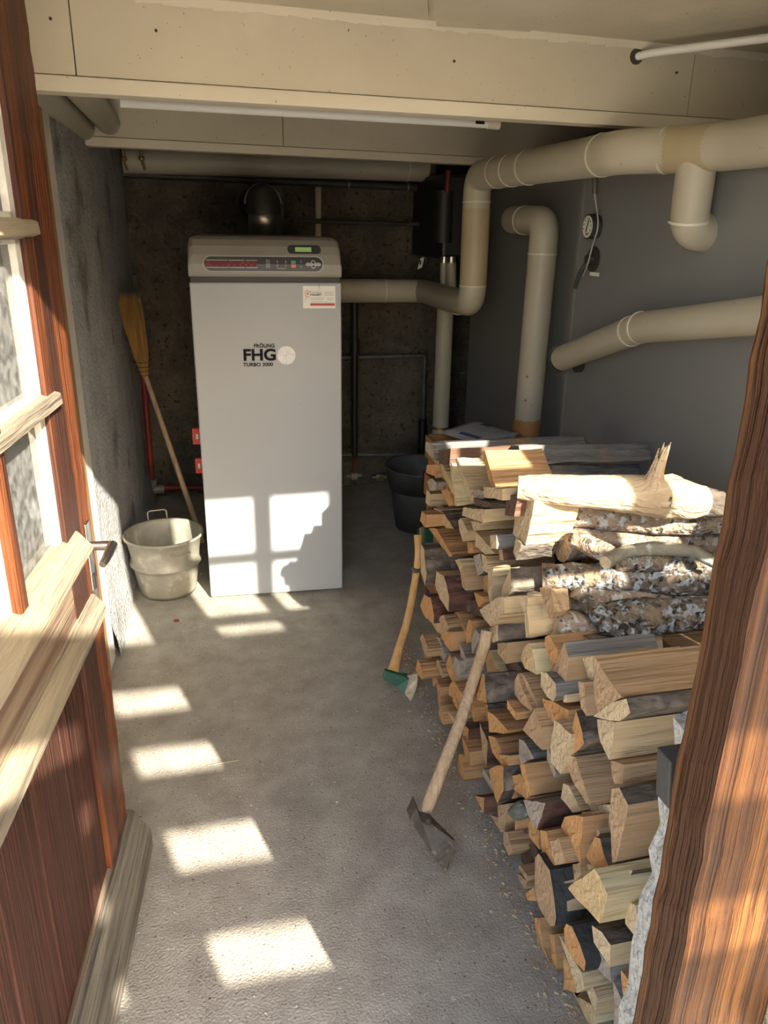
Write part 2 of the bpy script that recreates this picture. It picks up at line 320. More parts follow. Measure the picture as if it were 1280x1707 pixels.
# ---------------- doors ----------------
def door(name, loc, rz, L, labels, sw, hz, cols, zt, stile_m, hw=.12, T=.045, glass='glass', sgn=-1, mat_low='lowpanel'):
    """local x runs from hinge to free edge; sgn is the side of the moulded face"""
    d = empty(name, loc, None, None, rz); d['kind'] = 'structure'
    y0, y1 = (0, T) if sgn < 0 else (-T, 0); f = 0.0
    o = MB(); 
    # free stile with slightly eroded edges
    def stile(a, b, z0, z1):
        k = MB(); n = 60
        V = []
        for i in range(n+1):
            z = z0+(z1-z0)*i/n; e = [random.uniform(-.0012, .0012) for _ in range(4)]
            V += [(a, y0, z), (b+e[0]*1.6, y0+e[1], z), (b+e[2]*1.6, y1+e[3], z), (a, y1, z)]
        F = [(4*i+j, 4*i+(j+1) % 4, 4*i+4+(j+1) % 4, 4*i+4+j) for i in range(n) for j in range(4)]+[(3, 2, 1, 0), (4*n, 4*n+1, 4*n+2, 4*n+3)]
        k.add(V, F); return k.build('stile', stile_m, d)
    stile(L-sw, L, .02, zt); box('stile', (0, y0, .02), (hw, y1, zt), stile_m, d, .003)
    F0 = y0 if sgn < 0 else y1
    def face(a, b): return (min(F0+sgn*a, F0+sgn*b), max(F0+sgn*a, F0+sgn*b))   # distances out of the face
    def rb(n_, x0, x1, z0, z1, a, b, m, bev=.004):
        ya, yb = face(a, b); return box(n_, (x0, ya, z0), (x1, yb, z1), m, d, bev)
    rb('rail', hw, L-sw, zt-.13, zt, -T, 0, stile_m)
    rb('rail', hw, L-sw, .79, .956, -T, -.002, 'rail')
    rb('rail', hw, L-sw, .02, .16, -T, -.002, 'rail')
    k = MB(); ya = F0; e = sgn
    def prof(pts, x0, x1, nm, m):
        k = MB(); n = len(pts); A = [(x0, F0+sgn*p, z) for p, z in pts]; B = [(x1, F0+sgn*p, z) for p, z in pts]
        k.add(A+B, [tuple(range(n)), tuple(range(2*n-1, n-1, -1))]+[(i, i+n, (i+1) % n+n, (i+1) % n) for i in range(n)]); return k.build(nm, m, d)
    prof([(-.023, .975), (.004, .964), (.028, .935), (.030, .925), (.012, .905), (-.002, .90), (-.023, .90)], hw, L-sw+.065, 'sill_moulding', 'bead')
    prof([(-.02, .80), (.006, .80), (.026, .775), (.028, .755), (.014, .735), (.0, .73), (-.02, .73)], 0, L-sw+.115, 'panel_moulding', 'bead')
    prof([(-.01, .155), (.012, .15), (.05, .085), (.052, .03), (.0, .03), (-.01, .04)], -.02, L+.015, 'weather_board', 'weatherboard')
    nb = 4; w = (L-sw-hw)/nb
    for i in range(nb):
        rb('panel_board', hw+i*w+.0015, hw+(i+1)*w-.0015, .15, .80, -.034, -.010, mat_low, .004)
    zs = [.95]+hz+[zt-.13]; xs = [hw]+[c for c in cols]+[L-sw]
    for z in hz:
        prof([(-.04, z+.014), (-.008, z+.016), (.010, z+.010), (.012, z-.010), (-.008, z-.018), (-.04, z-.014)], hw, L-sw+.05, 'muntin', 'bead')
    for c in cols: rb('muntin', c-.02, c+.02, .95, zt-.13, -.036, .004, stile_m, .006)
    for i in range(len(xs)-1):
        a = xs[i]+(.02 if i else 0); b = xs[i+1]-(.02 if i < len(xs)-2 else 0)
        for j in range(len(zs)-1):
            z0 = zs[j]+(.015 if j else 0); z1 = zs[j+1]-(.015 if j < len(zs)-2 else 0)
            p = rb('pane', a, b, z0, z1, -.026, -.022, glass, 0)
            k = MB()
            for (xa, xb, za, zb) in ((a, a+.012, z0, z1), (b-.025, b, z0, z1), (a, b, z0, z0+.01), (a, b, z1-.01, z1)):
                ya, yb = face(-.022, -.010); k.box((xa, ya, za), (xb, yb, zb))
            k.build('putty', 'putty', p)
    return d
hx, hy = -.256-1.0*math.sin(RAD(6)), 1.66-1.0*math.cos(RAD(6))
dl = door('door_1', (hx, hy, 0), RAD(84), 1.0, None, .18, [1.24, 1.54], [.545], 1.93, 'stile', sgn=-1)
dr = door('door_2', (1.675, .4775, 0), RAD(180), 1.25, None, .235, [1.40, 1.705], [.3855, .7015], 2.12, 'stileright', hw=.115, T=.055, glass='glassclear', sgn=1)
# lock plate and lever handle on the left door
k = MB(); k.box((.945, -.004, .74), (.98, 0, .955)); pl = k.build('lock_plate', 'steel', dl, bevel=.003)
k = MB(); k.tube([(.962, -.002, .90), (.962, -.045, .90), (.955, -.055, .90)], .010, 14, bend=.01); k.tube([(.962, -.050, .90), (.88, -.054, .905), (.86, -.050, .90)], [.011, .009, .007], 14)
lv = k.build('door_handle', 'steel', dl); lv['label'] = 'bright steel lever handle'
k = MB(); k.box((.956, -.0055, .80), (.968, -.004, .835)); k.build('keyhole', 'black', dl)
# latch plate on the right stile edge
k = MB(); qa = P(1117, 1270, 1, .55); qb = P(1147, 1345, 1, .55); k.hexa([(qa.x+.008, .55, qb.z), (qb.x+.01, .55, qb.z), (qb.x+.01, .575, qb.z), (qa.x+.008, .575, qb.z)], [(qa.x, .55, qa.z), (qb.x+.01, .55, qa.z), (qb.x+.01, .575, qa.z), (qa.x, .575, qa.z)])
tag(k.build('latch_bracket', 'dark', bevel=.002), 'dark iron latch bracket behind the edge of the right door stile', 'bracket')

# unseen slatted fence added behind the photographer, its gaps shaped to band the sunlight
fe = empty('light_screen', (0, -1.0, 0), 'unseen slatted wooden fence outside, opposite the doorway', 'screen')
yy = -1.0; zz = lambda Y: .576*(Y-yy)
edges = [0.02, zz(1.246), zz(1.39), zz(1.59), zz(1.745), zz(1.985), zz(2.125), zz(2.315), zz(2.465), zz(2.80)]
for a, b in ((edges[1]-.09, edges[1]), (edges[2], edges[3]), (edges[4], edges[5]), (edges[6], edges[7]), (edges[8], edges[9])):
    box('slat', (-.55, -.012, a), (1.9, .012, b), 'screenwood', fe)
for a, b in ((-.55, .16), (.435, .625)):
    box('board', (a, -.06, edges[1]-.09), (b, -.013, zz(2.80)), 'screenwood', fe)
box('board', (1.0, -.06, edges[1]-.09), (1.9, -.013, zz(2.80)), 'screenwood', fe)
box('board', (.16, -.06, edges[1]-.09), (.395, -.013, zz(2.22)), 'screenwood', fe)
for a in (-.55, 1.82): box('post', (a, -.14, 0), (a+.08, -.06, zz(2.80)), 'screenwood', fe)
# ---------------- boiler ----------------
th = math.atan2(3.105-3.132, .582)
bo = empty('wood_boiler', (-.024, 3.132, 0), 'tall light grey log boiler with a control panel on its sloping top', 'boiler', th)
BW, BD = .583, .95
box('body', (.008, .03, .012), (BW-.008, BD, 1.34), 'boiler', bo, .004)
box('plinth', (.03, .06, 0), (BW-.03, BD-.02, .03), 'black', bo)
bd = box('door_panel', (.0, 0, .012), (BW, .028, 1.343), 'boiler', bo, .006)
box('shadow_gap', (.006, .012, 1.343), (BW-.006, BD-.05, 1.364), 'black', bo)
# hood with a curved front and rounded shoulders
k = MB(); prof = [(0.0, 1.364), (-.004, 1.372), (0.0, 1.41), (.012, 1.445), (.032, 1.475), (.062, 1.497), (.10, 1.507), (.90, 1.507), (.90, 1.364)]
xs = [(0, .028), (.006, .008), (.02, .0), (BW-.02, 0), (BW-.006, .008), (BW, .028)]
V = [(x, y, z-(dz if z > 1.44 else dz*max(0, (z-1.40)/.04))) for x, dz in xs for y, z in prof]; n = len(prof)
F = [(i*n+j, (i+1)*n+j, (i+1)*n+(j+1) % n, i*n+(j+1) % n) for i in range(len(xs)-1) for j in range(n)]+[tuple(range(n)), tuple(range(n*len(xs)-1, n*len(xs)-n-1, -1))]
k.add(V, F); hd = k.build('control_hood', 'hood', bo)
for p in hd.data.polygons: p.use_smooth = len(p.vertices) == 4 and False
# y of the hood face at height z, leaning back
def hy_(z):
    for (a, b), (c, d) in zip(prof[1:], prof[2:]):
        if b <= z <= d: return a+(c-a)*(z-b)/(d-b)
    return 0
def stad(k, x0, x1, z0, z1, off, n=10, dep=.004, mi=0):
    r = (z1-z0)/2; zc = (z0+z1)/2; pts = []
    for i in range(n+1): a = math.pi/2+math.pi*i/n; pts.append((x0+r+r*math.cos(a), zc+r*math.sin(a)))
    for i in range(n+1): a = -math.pi/2+math.pi*i/n; pts.append((x1-r+r*math.cos(a), zc+r*math.sin(a)))
    m_ = len(pts); A = [(x, hy_(z)-off, z) for x, z in pts]; B = [(x, hy_(z)-off+dep+.006, z) for x, z in pts]
    cf = (sum(p[0] for p in A)/m_, hy_(zc)-off, zc)
    # horizontal strips so that the plate follows the curved hood
    k.add(A+B+[cf], [(m_*2, (i+1) % m_, i) for i in range(m_)]+[(i, (i+1) % m_, (i+1) % m_+m_, i+m_) for i in range(m_)], mi)
def BX(px): return (P(px, 440, 1, 3.12).x+.024)
def BZ(py, px=440): return P(px, py, 1, 3.13).z
def strip(k, x0, x1, z0, z1, off, mi=0, n=1):
    for i in range(n):
        a = z0+(z1-z0)*i/n; b = z0+(z1-z0)*(i+1)/n
        k.add([(x0, hy_(a)-off, a), (x1, hy_(a)-off, a), (x1, hy_(b)-off, b), (x0, hy_(b)-off, b), (x0, hy_(a)-off+.008, a), (x1, hy_(a)-off+.008, a), (x1, hy_(b)-off+.008, b), (x0, hy_(b)-off+.008, b)],
              [(0, 1, 2, 3), (0, 3, 7, 4), (1, 5, 6, 2), (3, 2, 6, 7), (0, 4, 5, 1)], mi)
zc = .5*(BZ(431)+BZ(456)); z0p, z1p = 1.385, 1.437
k = MB(); stad(k, BX(338), BX(539), z0p-.003, z1p+.003, .0035); k.build('panel_rim', 'silver', bo)
k = MB(); stad(k, BX(340), BX(537), z0p, z1p, .0055); cp = k.build('control_panel', 'panel', bo)
zm = (z0p+z1p)/2
k = MB()
for a, b in ((343.5, 380), (381.5, 408), (410, 429)):
    strip(k, BX(a), BX(b), zm+.0115, zm+.0145, .0075); strip(k, BX(a), BX(b), zm-.0145, zm-.0115, .0075)
k.build('switch_surround', 'silver', cp)
for i in range(9):
    a = 344.2+i*9.45+(1.0 if i > 3 else 0)-(.3 if i > 6 else 0); k = MB(); strip(k, BX(a), BX(a+6.8), zm-.0105, zm+.0105, .009); s_ = k.build('rocker_switch', 'redsw', cp)
    k = MB(); strip(k, BX(a+1.8), BX(a+5), zm+.001, zm+.006, .0096); k.build('switch_mark', flat('pink_mark', (.45, .12, .12)) if i == 0 else 'redmark', cp) if False else None
k = MB()
for i in range(7): strip(k, BX(443), BX(450), zm+.014-i*.0045, zm+.0155-i*.0045, .0065)
strip(k, BX(461.5), BX(462.6), zm-.010, zm+.014, .0065); strip(k, BX(475.5), BX(476.6), zm-.010, zm+.014, .0065); strip(k, BX(501), BX(502), zm-.014, zm+.014, .0065)
k.build('panel_marks', 'silver', cp)
text_mesh('panel_text', 'FRÖLING', .0065, 'silver', cp, (BX(461.5), hy_(zm-.016)-.0068, zm-.0175), sx=1.2, bold=.0001)
def pill(x0, x1, z0, z1, off, m, nm, par): k = MB(); stad(k, x0, x1, z0, z1, off, 8); return k.build(nm, m, par)
k = MB(); strip(k, BX(485), BX(492.5), zm+.001, zm+.013, .0075); k.build('start_button', 'green', cp)
k = MB(); strip(k, BX(485), BX(492.5), zm-.013, zm-.001, .0075); k.build('stop_button', 'orange', cp)
pill(BX(509), BX(534), zm-.006, zm+.006, .0070, 'silver', 'arrow_key', cp)
pill(BX(518), BX(525), zm-.0155, zm-.0005, .0085, 'silver', 'arrow_key', cp); pill(BX(518), BX(525), zm+.0005, zm+.0155, .0085, 'silver', 'arrow_key', cp)
pill(BX(519.3), BX(523.7), zm+.003, zm+.012, .0094, 'panel', 'arrow_key', cp); pill(BX(519.3), BX(523.7), zm-.012, zm-.003, .0094, 'panel', 'arrow_key', cp)
k = MB(); stad(k, BX(480), BX(535.5), 1.449, 1.480, .004); dp = k.build('display_bezel', 'panel', bo)
k = MB(); strip(k, BX(493), BX(519.5), 1.4565, 1.4725, .0065, n=2); k.build('display', 'lcd', dp)
# print on the door
DX = lambda px, py: P(px, py, 1, 3.12).x+.024
text_mesh('lettering', 'FHG', .062, 'navy', bd, (DX(404.5, 587), -.002, 1.0455), sx=1.10, bold=.0022)
text_mesh('lettering', 'FRÖLING', .0195, 'navy', bd, (DX(423, 577), -.002, 1.0955), sx=1.02, bold=.0006)
text_mesh('lettering', 'TURBO 3000', .0195, 'navy', bd, (DX(405, 598), -.002, 1.0215), sx=1.08, bold=.0006)
k = MB(); c = (DX(477, 586), 1.063); R_ = .0365
k.add([(c[0]+R_*math.cos(2*math.pi*i/40), -.0015, c[1]+R_*math.sin(2*math.pi*i/40)) for i in range(40)], [tuple(range(40))[::-1]]); dd = k.build('flame_disc', 'disc', bd)
k = MB()
for x0, z0, x1, z1 in ((.006, 1, -.003, -1), (-1, .05, 0, -.02), (0, .12, 1, .10), (-.7, .65, -.2, .1), (.1, -.1, .75, -.6), (-.5, -.8, 0, 0)):
    a = Vector((c[0]+x0*R_, -.002, c[1]+z0*R_*.97)); b = Vector((c[0]+x1*R_, -.002, c[1]+z1*R_*.97)); q = (b-a).normalized(); s = Vector((q.z, 0, -q.x))*.0005
    k.add([a-s, b-s, b+s, a+s], [(0, 1, 2, 3)])
k.build('crackle_line', 'silver', dd)
# service card hanging on the door
def CX(u): return BX(503.4)+u*(BX(557.6)-BX(503.4))
zt_, zb_ = BZ(476, 530), BZ(513, 530); CZ = lambda v: zt_-(zt_-zb_)*v
ca = box('service_card', (CX(0), -.0035, CZ(1)), (CX(1), -.0015, CZ(0)), 'white'); ca.parent = None
ca.matrix_world = bo.matrix_basis @ ca.matrix_basis
tag(ca, 'white service card with a red bar hung on the upper right of the boiler door', 'card')
k = MB(); k.box((CX(.22), -.0042, CZ(.88)), (CX(.98), -.0035, CZ(.77))); k.build('red_bar', 'redprint', ca)
k = MB()
for v in (.26, .335, .40): k.box((CX(.66), -.0042, CZ(v+.018)), (CX(.94), -.0035, CZ(v)))
for v, a, b in ((.52, .24, .66), (.60, .24, .62), (.53, .74, .94), (.60, .73, .94), (.70, .24, .62), (.72, .66, .94)): k.box((CX(a), -.0042, CZ(v+.016)), (CX(b), -.0035, CZ(v)))
k.build('small_print', 'greyprint', ca)
text_mesh('lettering', 'Kaminfeger', .0105, 'greyprint', ca, (CX(.22), -.0042, CZ(.31)), sx=.95)
text_mesh('lettering', 'HAUERT', .0105, 'navy', ca, (CX(.22), -.0042, CZ(.43)), sx=1.15, bold=.0003)
k = MB(); cx_, cz_ = CX(.14), CZ(.34)
k.tube([(cx_+.010*math.cos(a), -.0042, cz_+.013*math.sin(a)) for a in [2*math.pi*i/16 for i in range(15)]], .0012, 6); k.box((cx_-.004, -.0042, cz_-.006), (cx_+.005, -.0035, cz_+.007)); k.tube([(cx_-.004, -.0042, cz_-.014), (cx_-.009, -.0042, cz_-.024)], .0008, 6)
k.build('emblem', flat('pale_orange', (.62, .36, .18)), ca)
k = MB(); k.tube([(CX(.5), -.003, CZ(-.10)), (CX(.5), -.0045, CZ(.16))], .0006, 6); k.build('hanging_string', 'seam', ca)

# flue
fl = empty('flue_pipe', (.40, 4.0, 1.5), 'black flue elbow with a steel collar rising behind the boiler', 'flue')
Pb = lambda px, py, y: P(px, py, 1, y)
ft = Pb(440, 345, 4.0); fb = Pb(440, 390, 4.0)
k = MB(); k.lathe([(.0, -.01), (.072, -.01), (.072, .085), (.070, .088), (0, .088)], (fb.x, 4.0, fb.z+.006), 40); k.build('steel_collar', 'steel', fl, base=(.40, 4.0, 1.5))
k = MB(); k.tube([(fb.x, 4.0, fb.z+.09), (fb.x, 4.0, fb.z+.145), (fb.x, 4.56, fb.z+.145)], .083, 30, bend=.09); k.build('elbow', 'dark', fl, base=(.40, 4.0, 1.5))
k = MB(); a = 4.1
k.tube([(fb.x+.086*math.cos(t), 3.99+.02*math.sin(t), fb.z+.135+.088*math.sin(t)) for t in [math.pi*i/24 for i in range(25)]], .006, 8); k.build('clamp', 'steel', fl, base=(.40, 4.0, 1.5))
a = Pb(392, 292, 4.58); b = Pb(473, 400, 4.58)
w_ = box('flue_plate', (a.x, 4.575, b.z-.25), (b.x, 4.6, a.z), 'black'); tag(w_, 'black sheet panel on the back wall behind the flue', 'panel')
# red tags at the boiler side
for i, (py0, py1, px0) in enumerate(((715, 740, 320), (765, 788, 325))):
    a = P(px0, py0, 1, 3.6); b = P(px0+24, py1, 1, 3.6)
    o = MB(); o.box((a.x, 3.6, b.z), (-.012, 3.63, a.z)); o.box((-.045, 3.598, (a.z+b.z)/2-.012), (-.035, 3.6, (a.z+b.z)/2+.012), 1)
    o = o.build('cable_bracket', ['redtag', 'white'], bo); o.matrix_parent_inverse = bo.matrix_basis.inverted(); o['label'] = 'bright red bracket'

# ---------------- bucket ----------------
c = P(281, 982, 2, .0); bc = (c.x, c.y+.0, 0)
bu = empty('zinc_bucket', bc, 'dented galvanised bucket with two side handles left of the boiler', 'bucket')
k = MB(); H_ = .275
outer = [(0, .004), (.117, .004), (.120, .0), (.126, .02), (.140, .12), (.143, .135), (.154, .142), (.156, .150), (.146, .160), (.150, .20), (.162, .262), (.172, .268), (.174, .275), (.170, .281), (.163, .278)]
inner = [(.158, .262), (.146, .20), (.140, .15), (.123, .02), (0, .012)]
k.lathe(outer+inner, bc, 56); k.build('shell', 'galv', bu, base=bc)
for s, ang in ((1, 1.75), (-1, -1.15)):
    u_ = Vector((math.cos(ang), math.sin(ang), 0)); w_ = Vector((-u_.y, u_.x, 0)); C0 = Vector(bc)+u_*.168
    k = MB(); zz_ = .262 if s > 0 else .235; up = .055 if s > 0 else -.005
    k.tube([C0-w_*.042+Vector((0, 0, zz_)), C0-w_*.042+Vector((0, 0, zz_+up))+u_*.015, C0+w_*.042+Vector((0, 0, zz_+up))+u_*.015, C0+w_*.042+Vector((0, 0, zz_))], .0035, 8, bend=.015)
    k.build('handle', 'galv', bu, base=bc)
# ---------------- broom ----------------
bB = P(338, 905, 2, .0); bT = P(241, 622, 1, 4.02); bH = P(216, 497, 1, 4.02)
br = empty('straw_broom', bB, 'straw broom leaning upside down in the dark left corner, bristles up', 'broom')
k = MB(); k.tube([bB, bB.lerp(bT, .5), bT], [.014, .014, .012], 14); k.build('handle', 'ashpole', br, base=bB)
k = MB(); ax = (bH-bT); side = Vector((1, .25, 0)).normalized(); dp_ = Vector((-.25, 1, 0)).normalized()
for i in range(420):
    a = random.uniform(-1, 1); b = random.uniform(-1, 1)
    if a*a+b*b > 1: continue
    p0 = bT-ax*.06+side*a*.014+dp_*b*.014; p1 = bT+ax*.30+side*a*.040+dp_*b*.022
    p2 = bT+ax*random.uniform(.78, 1.08)+side*(a*.052-.006)+dp_*b*.022+side*random.uniform(-.016, .016)+dp_*random.uniform(-.01, .01)
    k.tube([p0, p1, p2], [.0022, .0022, .0012], 4, cap=False)
bs = k.build('bristles', 'straw', br, base=bB); bs['kind'] = 'stuff'
for t in (-.03, .03, .09, .16):
    q = bT+ax*t; k = MB(); rr = .017+.10*max(0, t)*1.4; ring = [q+side*rr*math.cos(a)*1.1+dp_*rr*math.sin(a) for a in [2*math.pi*i/20 for i in range(21)]]
    k.tube(ring, .0022, 6); k.build('binding_wire', 'seam', br, base=bB)
# black bracket with a hanging chain on the back wall
a = P(220, 458, 1, 4.56); b = P(231, 495, 1, 4.56)
hk = empty('wall_hook', (a.x, 4.58, a.z), 'black hook with a thin chain on the back wall above the broom', 'hook')
box('bracket', (a.x, 4.54, b.z), (b.x, 4.6, a.z), 'black').parent = hk; COL.objects['bracket'].matrix_parent_inverse = Matrix.Translation(hk.location).inverted()
k = MB()
for i in range(16):
    z = b.z-.004-i*.0165; x = (a.x+b.x)/2+.012+.001*i; R2 = .008
    k.tube([(x+R2*.5*math.cos(t)*(1 if i % 2 else .3), 4.555+R2*.5*math.cos(t)*(.3 if i % 2 else 1), z+R2*1.25*math.sin(t)) for t in [2*math.pi*j/10 for j in range(11)]], .0018, 5)
ch = k.build('chain', 'steel', hk); ch.matrix_parent_inverse = Matrix.Translation(hk.location).inverted()

def pipe(name, pts, r, m, label, cat='pipe', bend=.05, n=20, collars=(), group=None, flangem='pipering', elbows=None):
    base = Vector(pts[0]); k = MB(); k.tube(pts, r, n, bend=bend); o = k.build(name, m, base=base); tag(o, label, cat, group)
    for (i, t) in collars:
        p = Vector(pts[i]).lerp(Vector(pts[i+1]), t); d = (Vector(pts[i+1])-Vector(pts[i])).normalized()
        rr = r if not isinstance(r, list) else r[i]
        k = MB(); k.tube([p-d*.0035, p+d*.0035], rr+.0022, n); c_ = k.build('collar', flangem, base=base); c_.parent = o; c_.location = (0, 0, 0)
    return o
# ---------------- red heating pipe, left corner ----------------
rp = [(-.315, 4.5, 1.0), (-.325, 4.5, .085), (.0, 4.5, .07)]
o = pipe('red_pipe', rp, .017, 'redpipe', 'thin dark red pipe running down the left corner and along the floor', bend=.01)
k = MB(); k.tube([(-.325, 4.5, .14), (-.325, 4.5, .06)], .026, 12); k.tube([(-.345, 4.5, .078), (-.26, 4.5, .076)], .026, 12); q = k.build('elbow_fitting', 'galv', base=rp[0]); q.parent = o; q.location = (0, 0, 0)

# ---------------- pipes at the back ----------------
B = lambda px, py, y=4.45: tuple(P(px, py, 1, y))
L1, L2 = B(205, 268, 4.40), B(712, 284, 4.40)
o = pipe('insulated_pipe', [L1, L2], .058, 'pipe', 'thick beige insulated pipe under the ceiling along the back wall', bend=0, collars=((0, .93),))
k = MB(); k.tube([Vector(L2)-Vector((.0, 0, 0)), Vector(L2)+Vector((.035, 0, .0))], .062, 24); q = k.build('steel_end_cap', 'steel', base=L1); q.parent = o; q.location = (0, 0, 0)
pipe('black_pipe', [B(205, 290, 4.52), B(728, 314, 4.52)], .019, 'dark', 'thin black pipe just below the thick beige pipe at the back', bend=0, collars=((0, .9), (0, .7)), flangem='galv')
for px in (205, 235):
    a = B(px, 250, 4.28); k = MB(); k.tube([(a[0], a[1], 2.04), a, (a[0], a[1], a[2]-.05), (a[0]+.012, a[1], a[2]-.09)], .006, 8); k.lathe([(0, -.05), (.014, -.045), (.014, -.03), (0, -.025)], a, 12)
    tag(k.build('drain_tap', 'brass'), 'small brass vent tap hanging at the ceiling corner, ' + ('at the wall' if px == 205 else 'beside the thick pipe'), 'tap')
pipe('grey_conduit_strip', [B(530, 312, 4.57), B(530, 395, 4.57)], .022, 'ceil', 'pale flat strip on the back wall right of the flue', 'strip', bend=0, n=4)
pipe('iron_pipe', [B(499, 400, 4.45), B(499, 368, 4.45), B(700, 374, 4.45)], .013, 'dark', 'thin dark pipe bending from the boiler top towards the pump', bend=.03)
pipe('iron_pipe', [B(712, 320, 4.4), B(710, 440, 4.4)], .013, 'dark', 'thin dark vertical pipe left of the black pump housing', bend=0, collars=((0, .3), (0, .8)), flangem='galvdark')
o = pipe('insulated_pipe', [B(560, 485, 4.25), B(705, 485, 4.25), (1.235, 3.66, 1.215)], .062, 'pipe', 'beige insulated pipe coming out behind the boiler at mid height', bend=.06, collars=((0, .55),))
# vertical black hose pipe and valves
o = pipe('black_waste_pipe', [B(591, 505, 4.4), B(591, 760, 4.4)], .021, 'black', 'straight black vertical pipe on the back wall right of the boiler', bend=0)
k = MB(); p_ = Vector(B(591, 572, 4.4)); k.tube([p_+Vector((0, 0, .02)), p_-Vector((0, 0, .05))], .029, 16); q = k.build('socket', 'black', base=B(591, 505, 4.4)); q.parent = o; q.location = (0, 0, 0)
pipe('grey_thin_pipe', [B(560, 597, 4.52), B(708, 592, 4.52), B(705, 700, 4.52)], .012, 'galvdark', 'thin grey pipe making a right angle on the back wall', bend=.02, collars=((0, .75), (1, .7)), flangem='dark')
pipe('black_waste_pipe', [B(704, 700, 4.5), B(703, 800, 4.5)], .026, 'black', 'short fat black pipe low on the back wall beside the tub', bend=0)
pipe('grey_thin_pipe', [B(560, 759, 4.4), B(680, 757, 4.4), B(722, 775, 4.3)], .011, 'galvdark', 'low grey pipe running above the floor to the tub', bend=.08)
for px, py, lab in ((590, 793, 'square grey valve with a red lever below the black vertical pipe'), (632, 795, 'brass valve low on the wall left of the dark tub')):
    a = B(px, py, 4.56); v = empty('stop_valve', a, lab, 'valve')
    k = MB(); k.tube([(-.05, 0, 0), (.05, 0, 0)], .013, 12); k.tube([(0, 0, 0), (0, .045, 0)], .012, 10); k.box((-.022, -.022, -.02), (.022, .022, .022)); k.build('valve_body', 'galv' if px < 600 else 'steel', v, bevel=.004)
    k = MB()
    if px < 600: k.box((-.006, -.012, .02), (.008, .0, .12))
    else: k.tube([(0, -.01, 0), (0, -.03, 0)], .016, 10)
    k.build('lever', 'redpipe' if px < 600 else 'brass', v)
# pump housing
pu = empty('pump_unit', (1.36, 4.15, 1.3), 'black pump housing in the dark corner behind the tall beige pipe', 'pump')
a = P(722, 285, 1, 4.2); b = P(768, 430, 1, 4.2)
k = MB(); k.box((a.x, 4.0, b.z), (min(b.x+.12, 1.43), 4.6, a.z-.02)); k.tube([(a.x+.02, 4.05, b.z+.08), (a.x+.02, 4.05, a.z-.1)], .06, 20)
k.build('housing', 'black', pu, base=(1.36, 4.15, 1.3), bevel=.02)
k = MB(); p_ = P(745, 303, 1, 4.0); k.tube([(p_.x, 3.99, p_.z-.05), (p_.x, 3.985, p_.z+.05)], .012, 12); k.build('indicator', 'redpipe', pu, base=(1.36, 4.15, 1.3))
a = P(700, 438, 1, 4.3); k = MB(); s_ = .022
k.add([(a.x-.014, 4.3, a.z-.035), (a.x+.012, 4.3, a.z-.025), (a.x+.024, 4.3, a.z+.03), (a.x+.002, 4.3, a.z+.022)], [(0, 1, 2, 3)]); k.add([(a.x-.014, 4.302, a.z-.035), (a.x+.012, 4.302, a.z-.025), (a.x+.024, 4.302, a.z+.03), (a.x+.002, 4.302, a.z+.022)], [(3, 2, 1, 0)])
k.box((a.x-.002, 4.298, a.z-.01), (a.x+.006, 4.2995, a.z+.012), 1)
tag(k.build('paper_tag', ['white', 'navy']), 'small white tag hanging from the thin dark pipe', 'tag')

# ---------------- tall beige pipes, middle ----------------
t1, t2 = P(742, 520, 1, 4.1), P(738, 800, 1, 4.1)
o = pipe('insulated_pipe', [(t1.x, 4.1, t1.z+.06), (t1.x, 4.1, .02)], .046, 'pipe', 'straight beige vertical pipe going down behind the woodpile end', bend=0)
k = MB(); z_ = P(738, 715, 1, 4.06).z; k.tube([(t1.x, 4.1, z_+.008), (t1.x, 4.1, z_-.008)], .0475, 20); q = k.build('tape_band', 'brass', base=(t1.x, 4.1, t1.z+.06)); q.parent = o; q.location = (0, 0, 0)
for px, lab in ((740, 'left one of two short cream pipe stubs under the black pump'), (752, 'right one of two short cream pipe stubs under the black pump')):
    a = P(px, 438, 1, 3.95 if px > 745 else 4.0); b = P(px, 490, 1, 3.95 if px > 745 else 4.0); k = MB(); k.tube([a, b], .026 if px > 745 else .02, 18); o = k.build('pipe_stub', 'pipe', base=a); tag(o, lab, 'pipe')
    k = MB(); k.tube([a+Vector((0, 0, .03)), a], .022, 18); q = k.build('steel_clip', 'steel', base=a); q.parent = o; q.location = (0, 0, 0)
# main overhead run
zt1 = 1.752
q0 = P(1222, 243, 2, zt1); q1 = P(1105, 251, 2, zt1); q2 = P(1040, 253, 2, zt1)
xm = q2.x; q3 = Vector((xm-.0, 3.24, zt1)); e = P(803, 291, 2, zt1); q3 = Vector((e.x, e.y+.06, zt1)); 
low = P(787, 505, 1, q3.y); q4 = Vector((low.x+.0, q3.y, low.z)); q3.x = (q3.x+q4.x)/2; 
o = pipe('insulated_pipe', [q0+Vector((.01, -.7, 0)), q0, q1, q2, q3, q4, Vector((q4.x+.02, q4.y+.45, q4.z-.02))], .0565, 'pipe', 'big beige insulated pipe running under the beams and dropping to an elbow', bend=.075, n=32,
         collars=((1, .93), (3, .10), (3, .55), (3, .68), (3, .80), (4, .20), (4, .86)))
base0 = q0+Vector((.01, -.7, 0))
for (a, b, m) in ((q0.lerp(q1, .02), q0.lerp(q1, .95), 'pipebrown'), (q3.lerp(q4, .25), q3.lerp(q4, .86), 'pipebrown')):
    k = MB(); k.tube([a, b], .0573, 32); s_ = k.build('jacket_sleeve', m, base=base0); s_.parent = o; s_.location = (0, 0, 0)
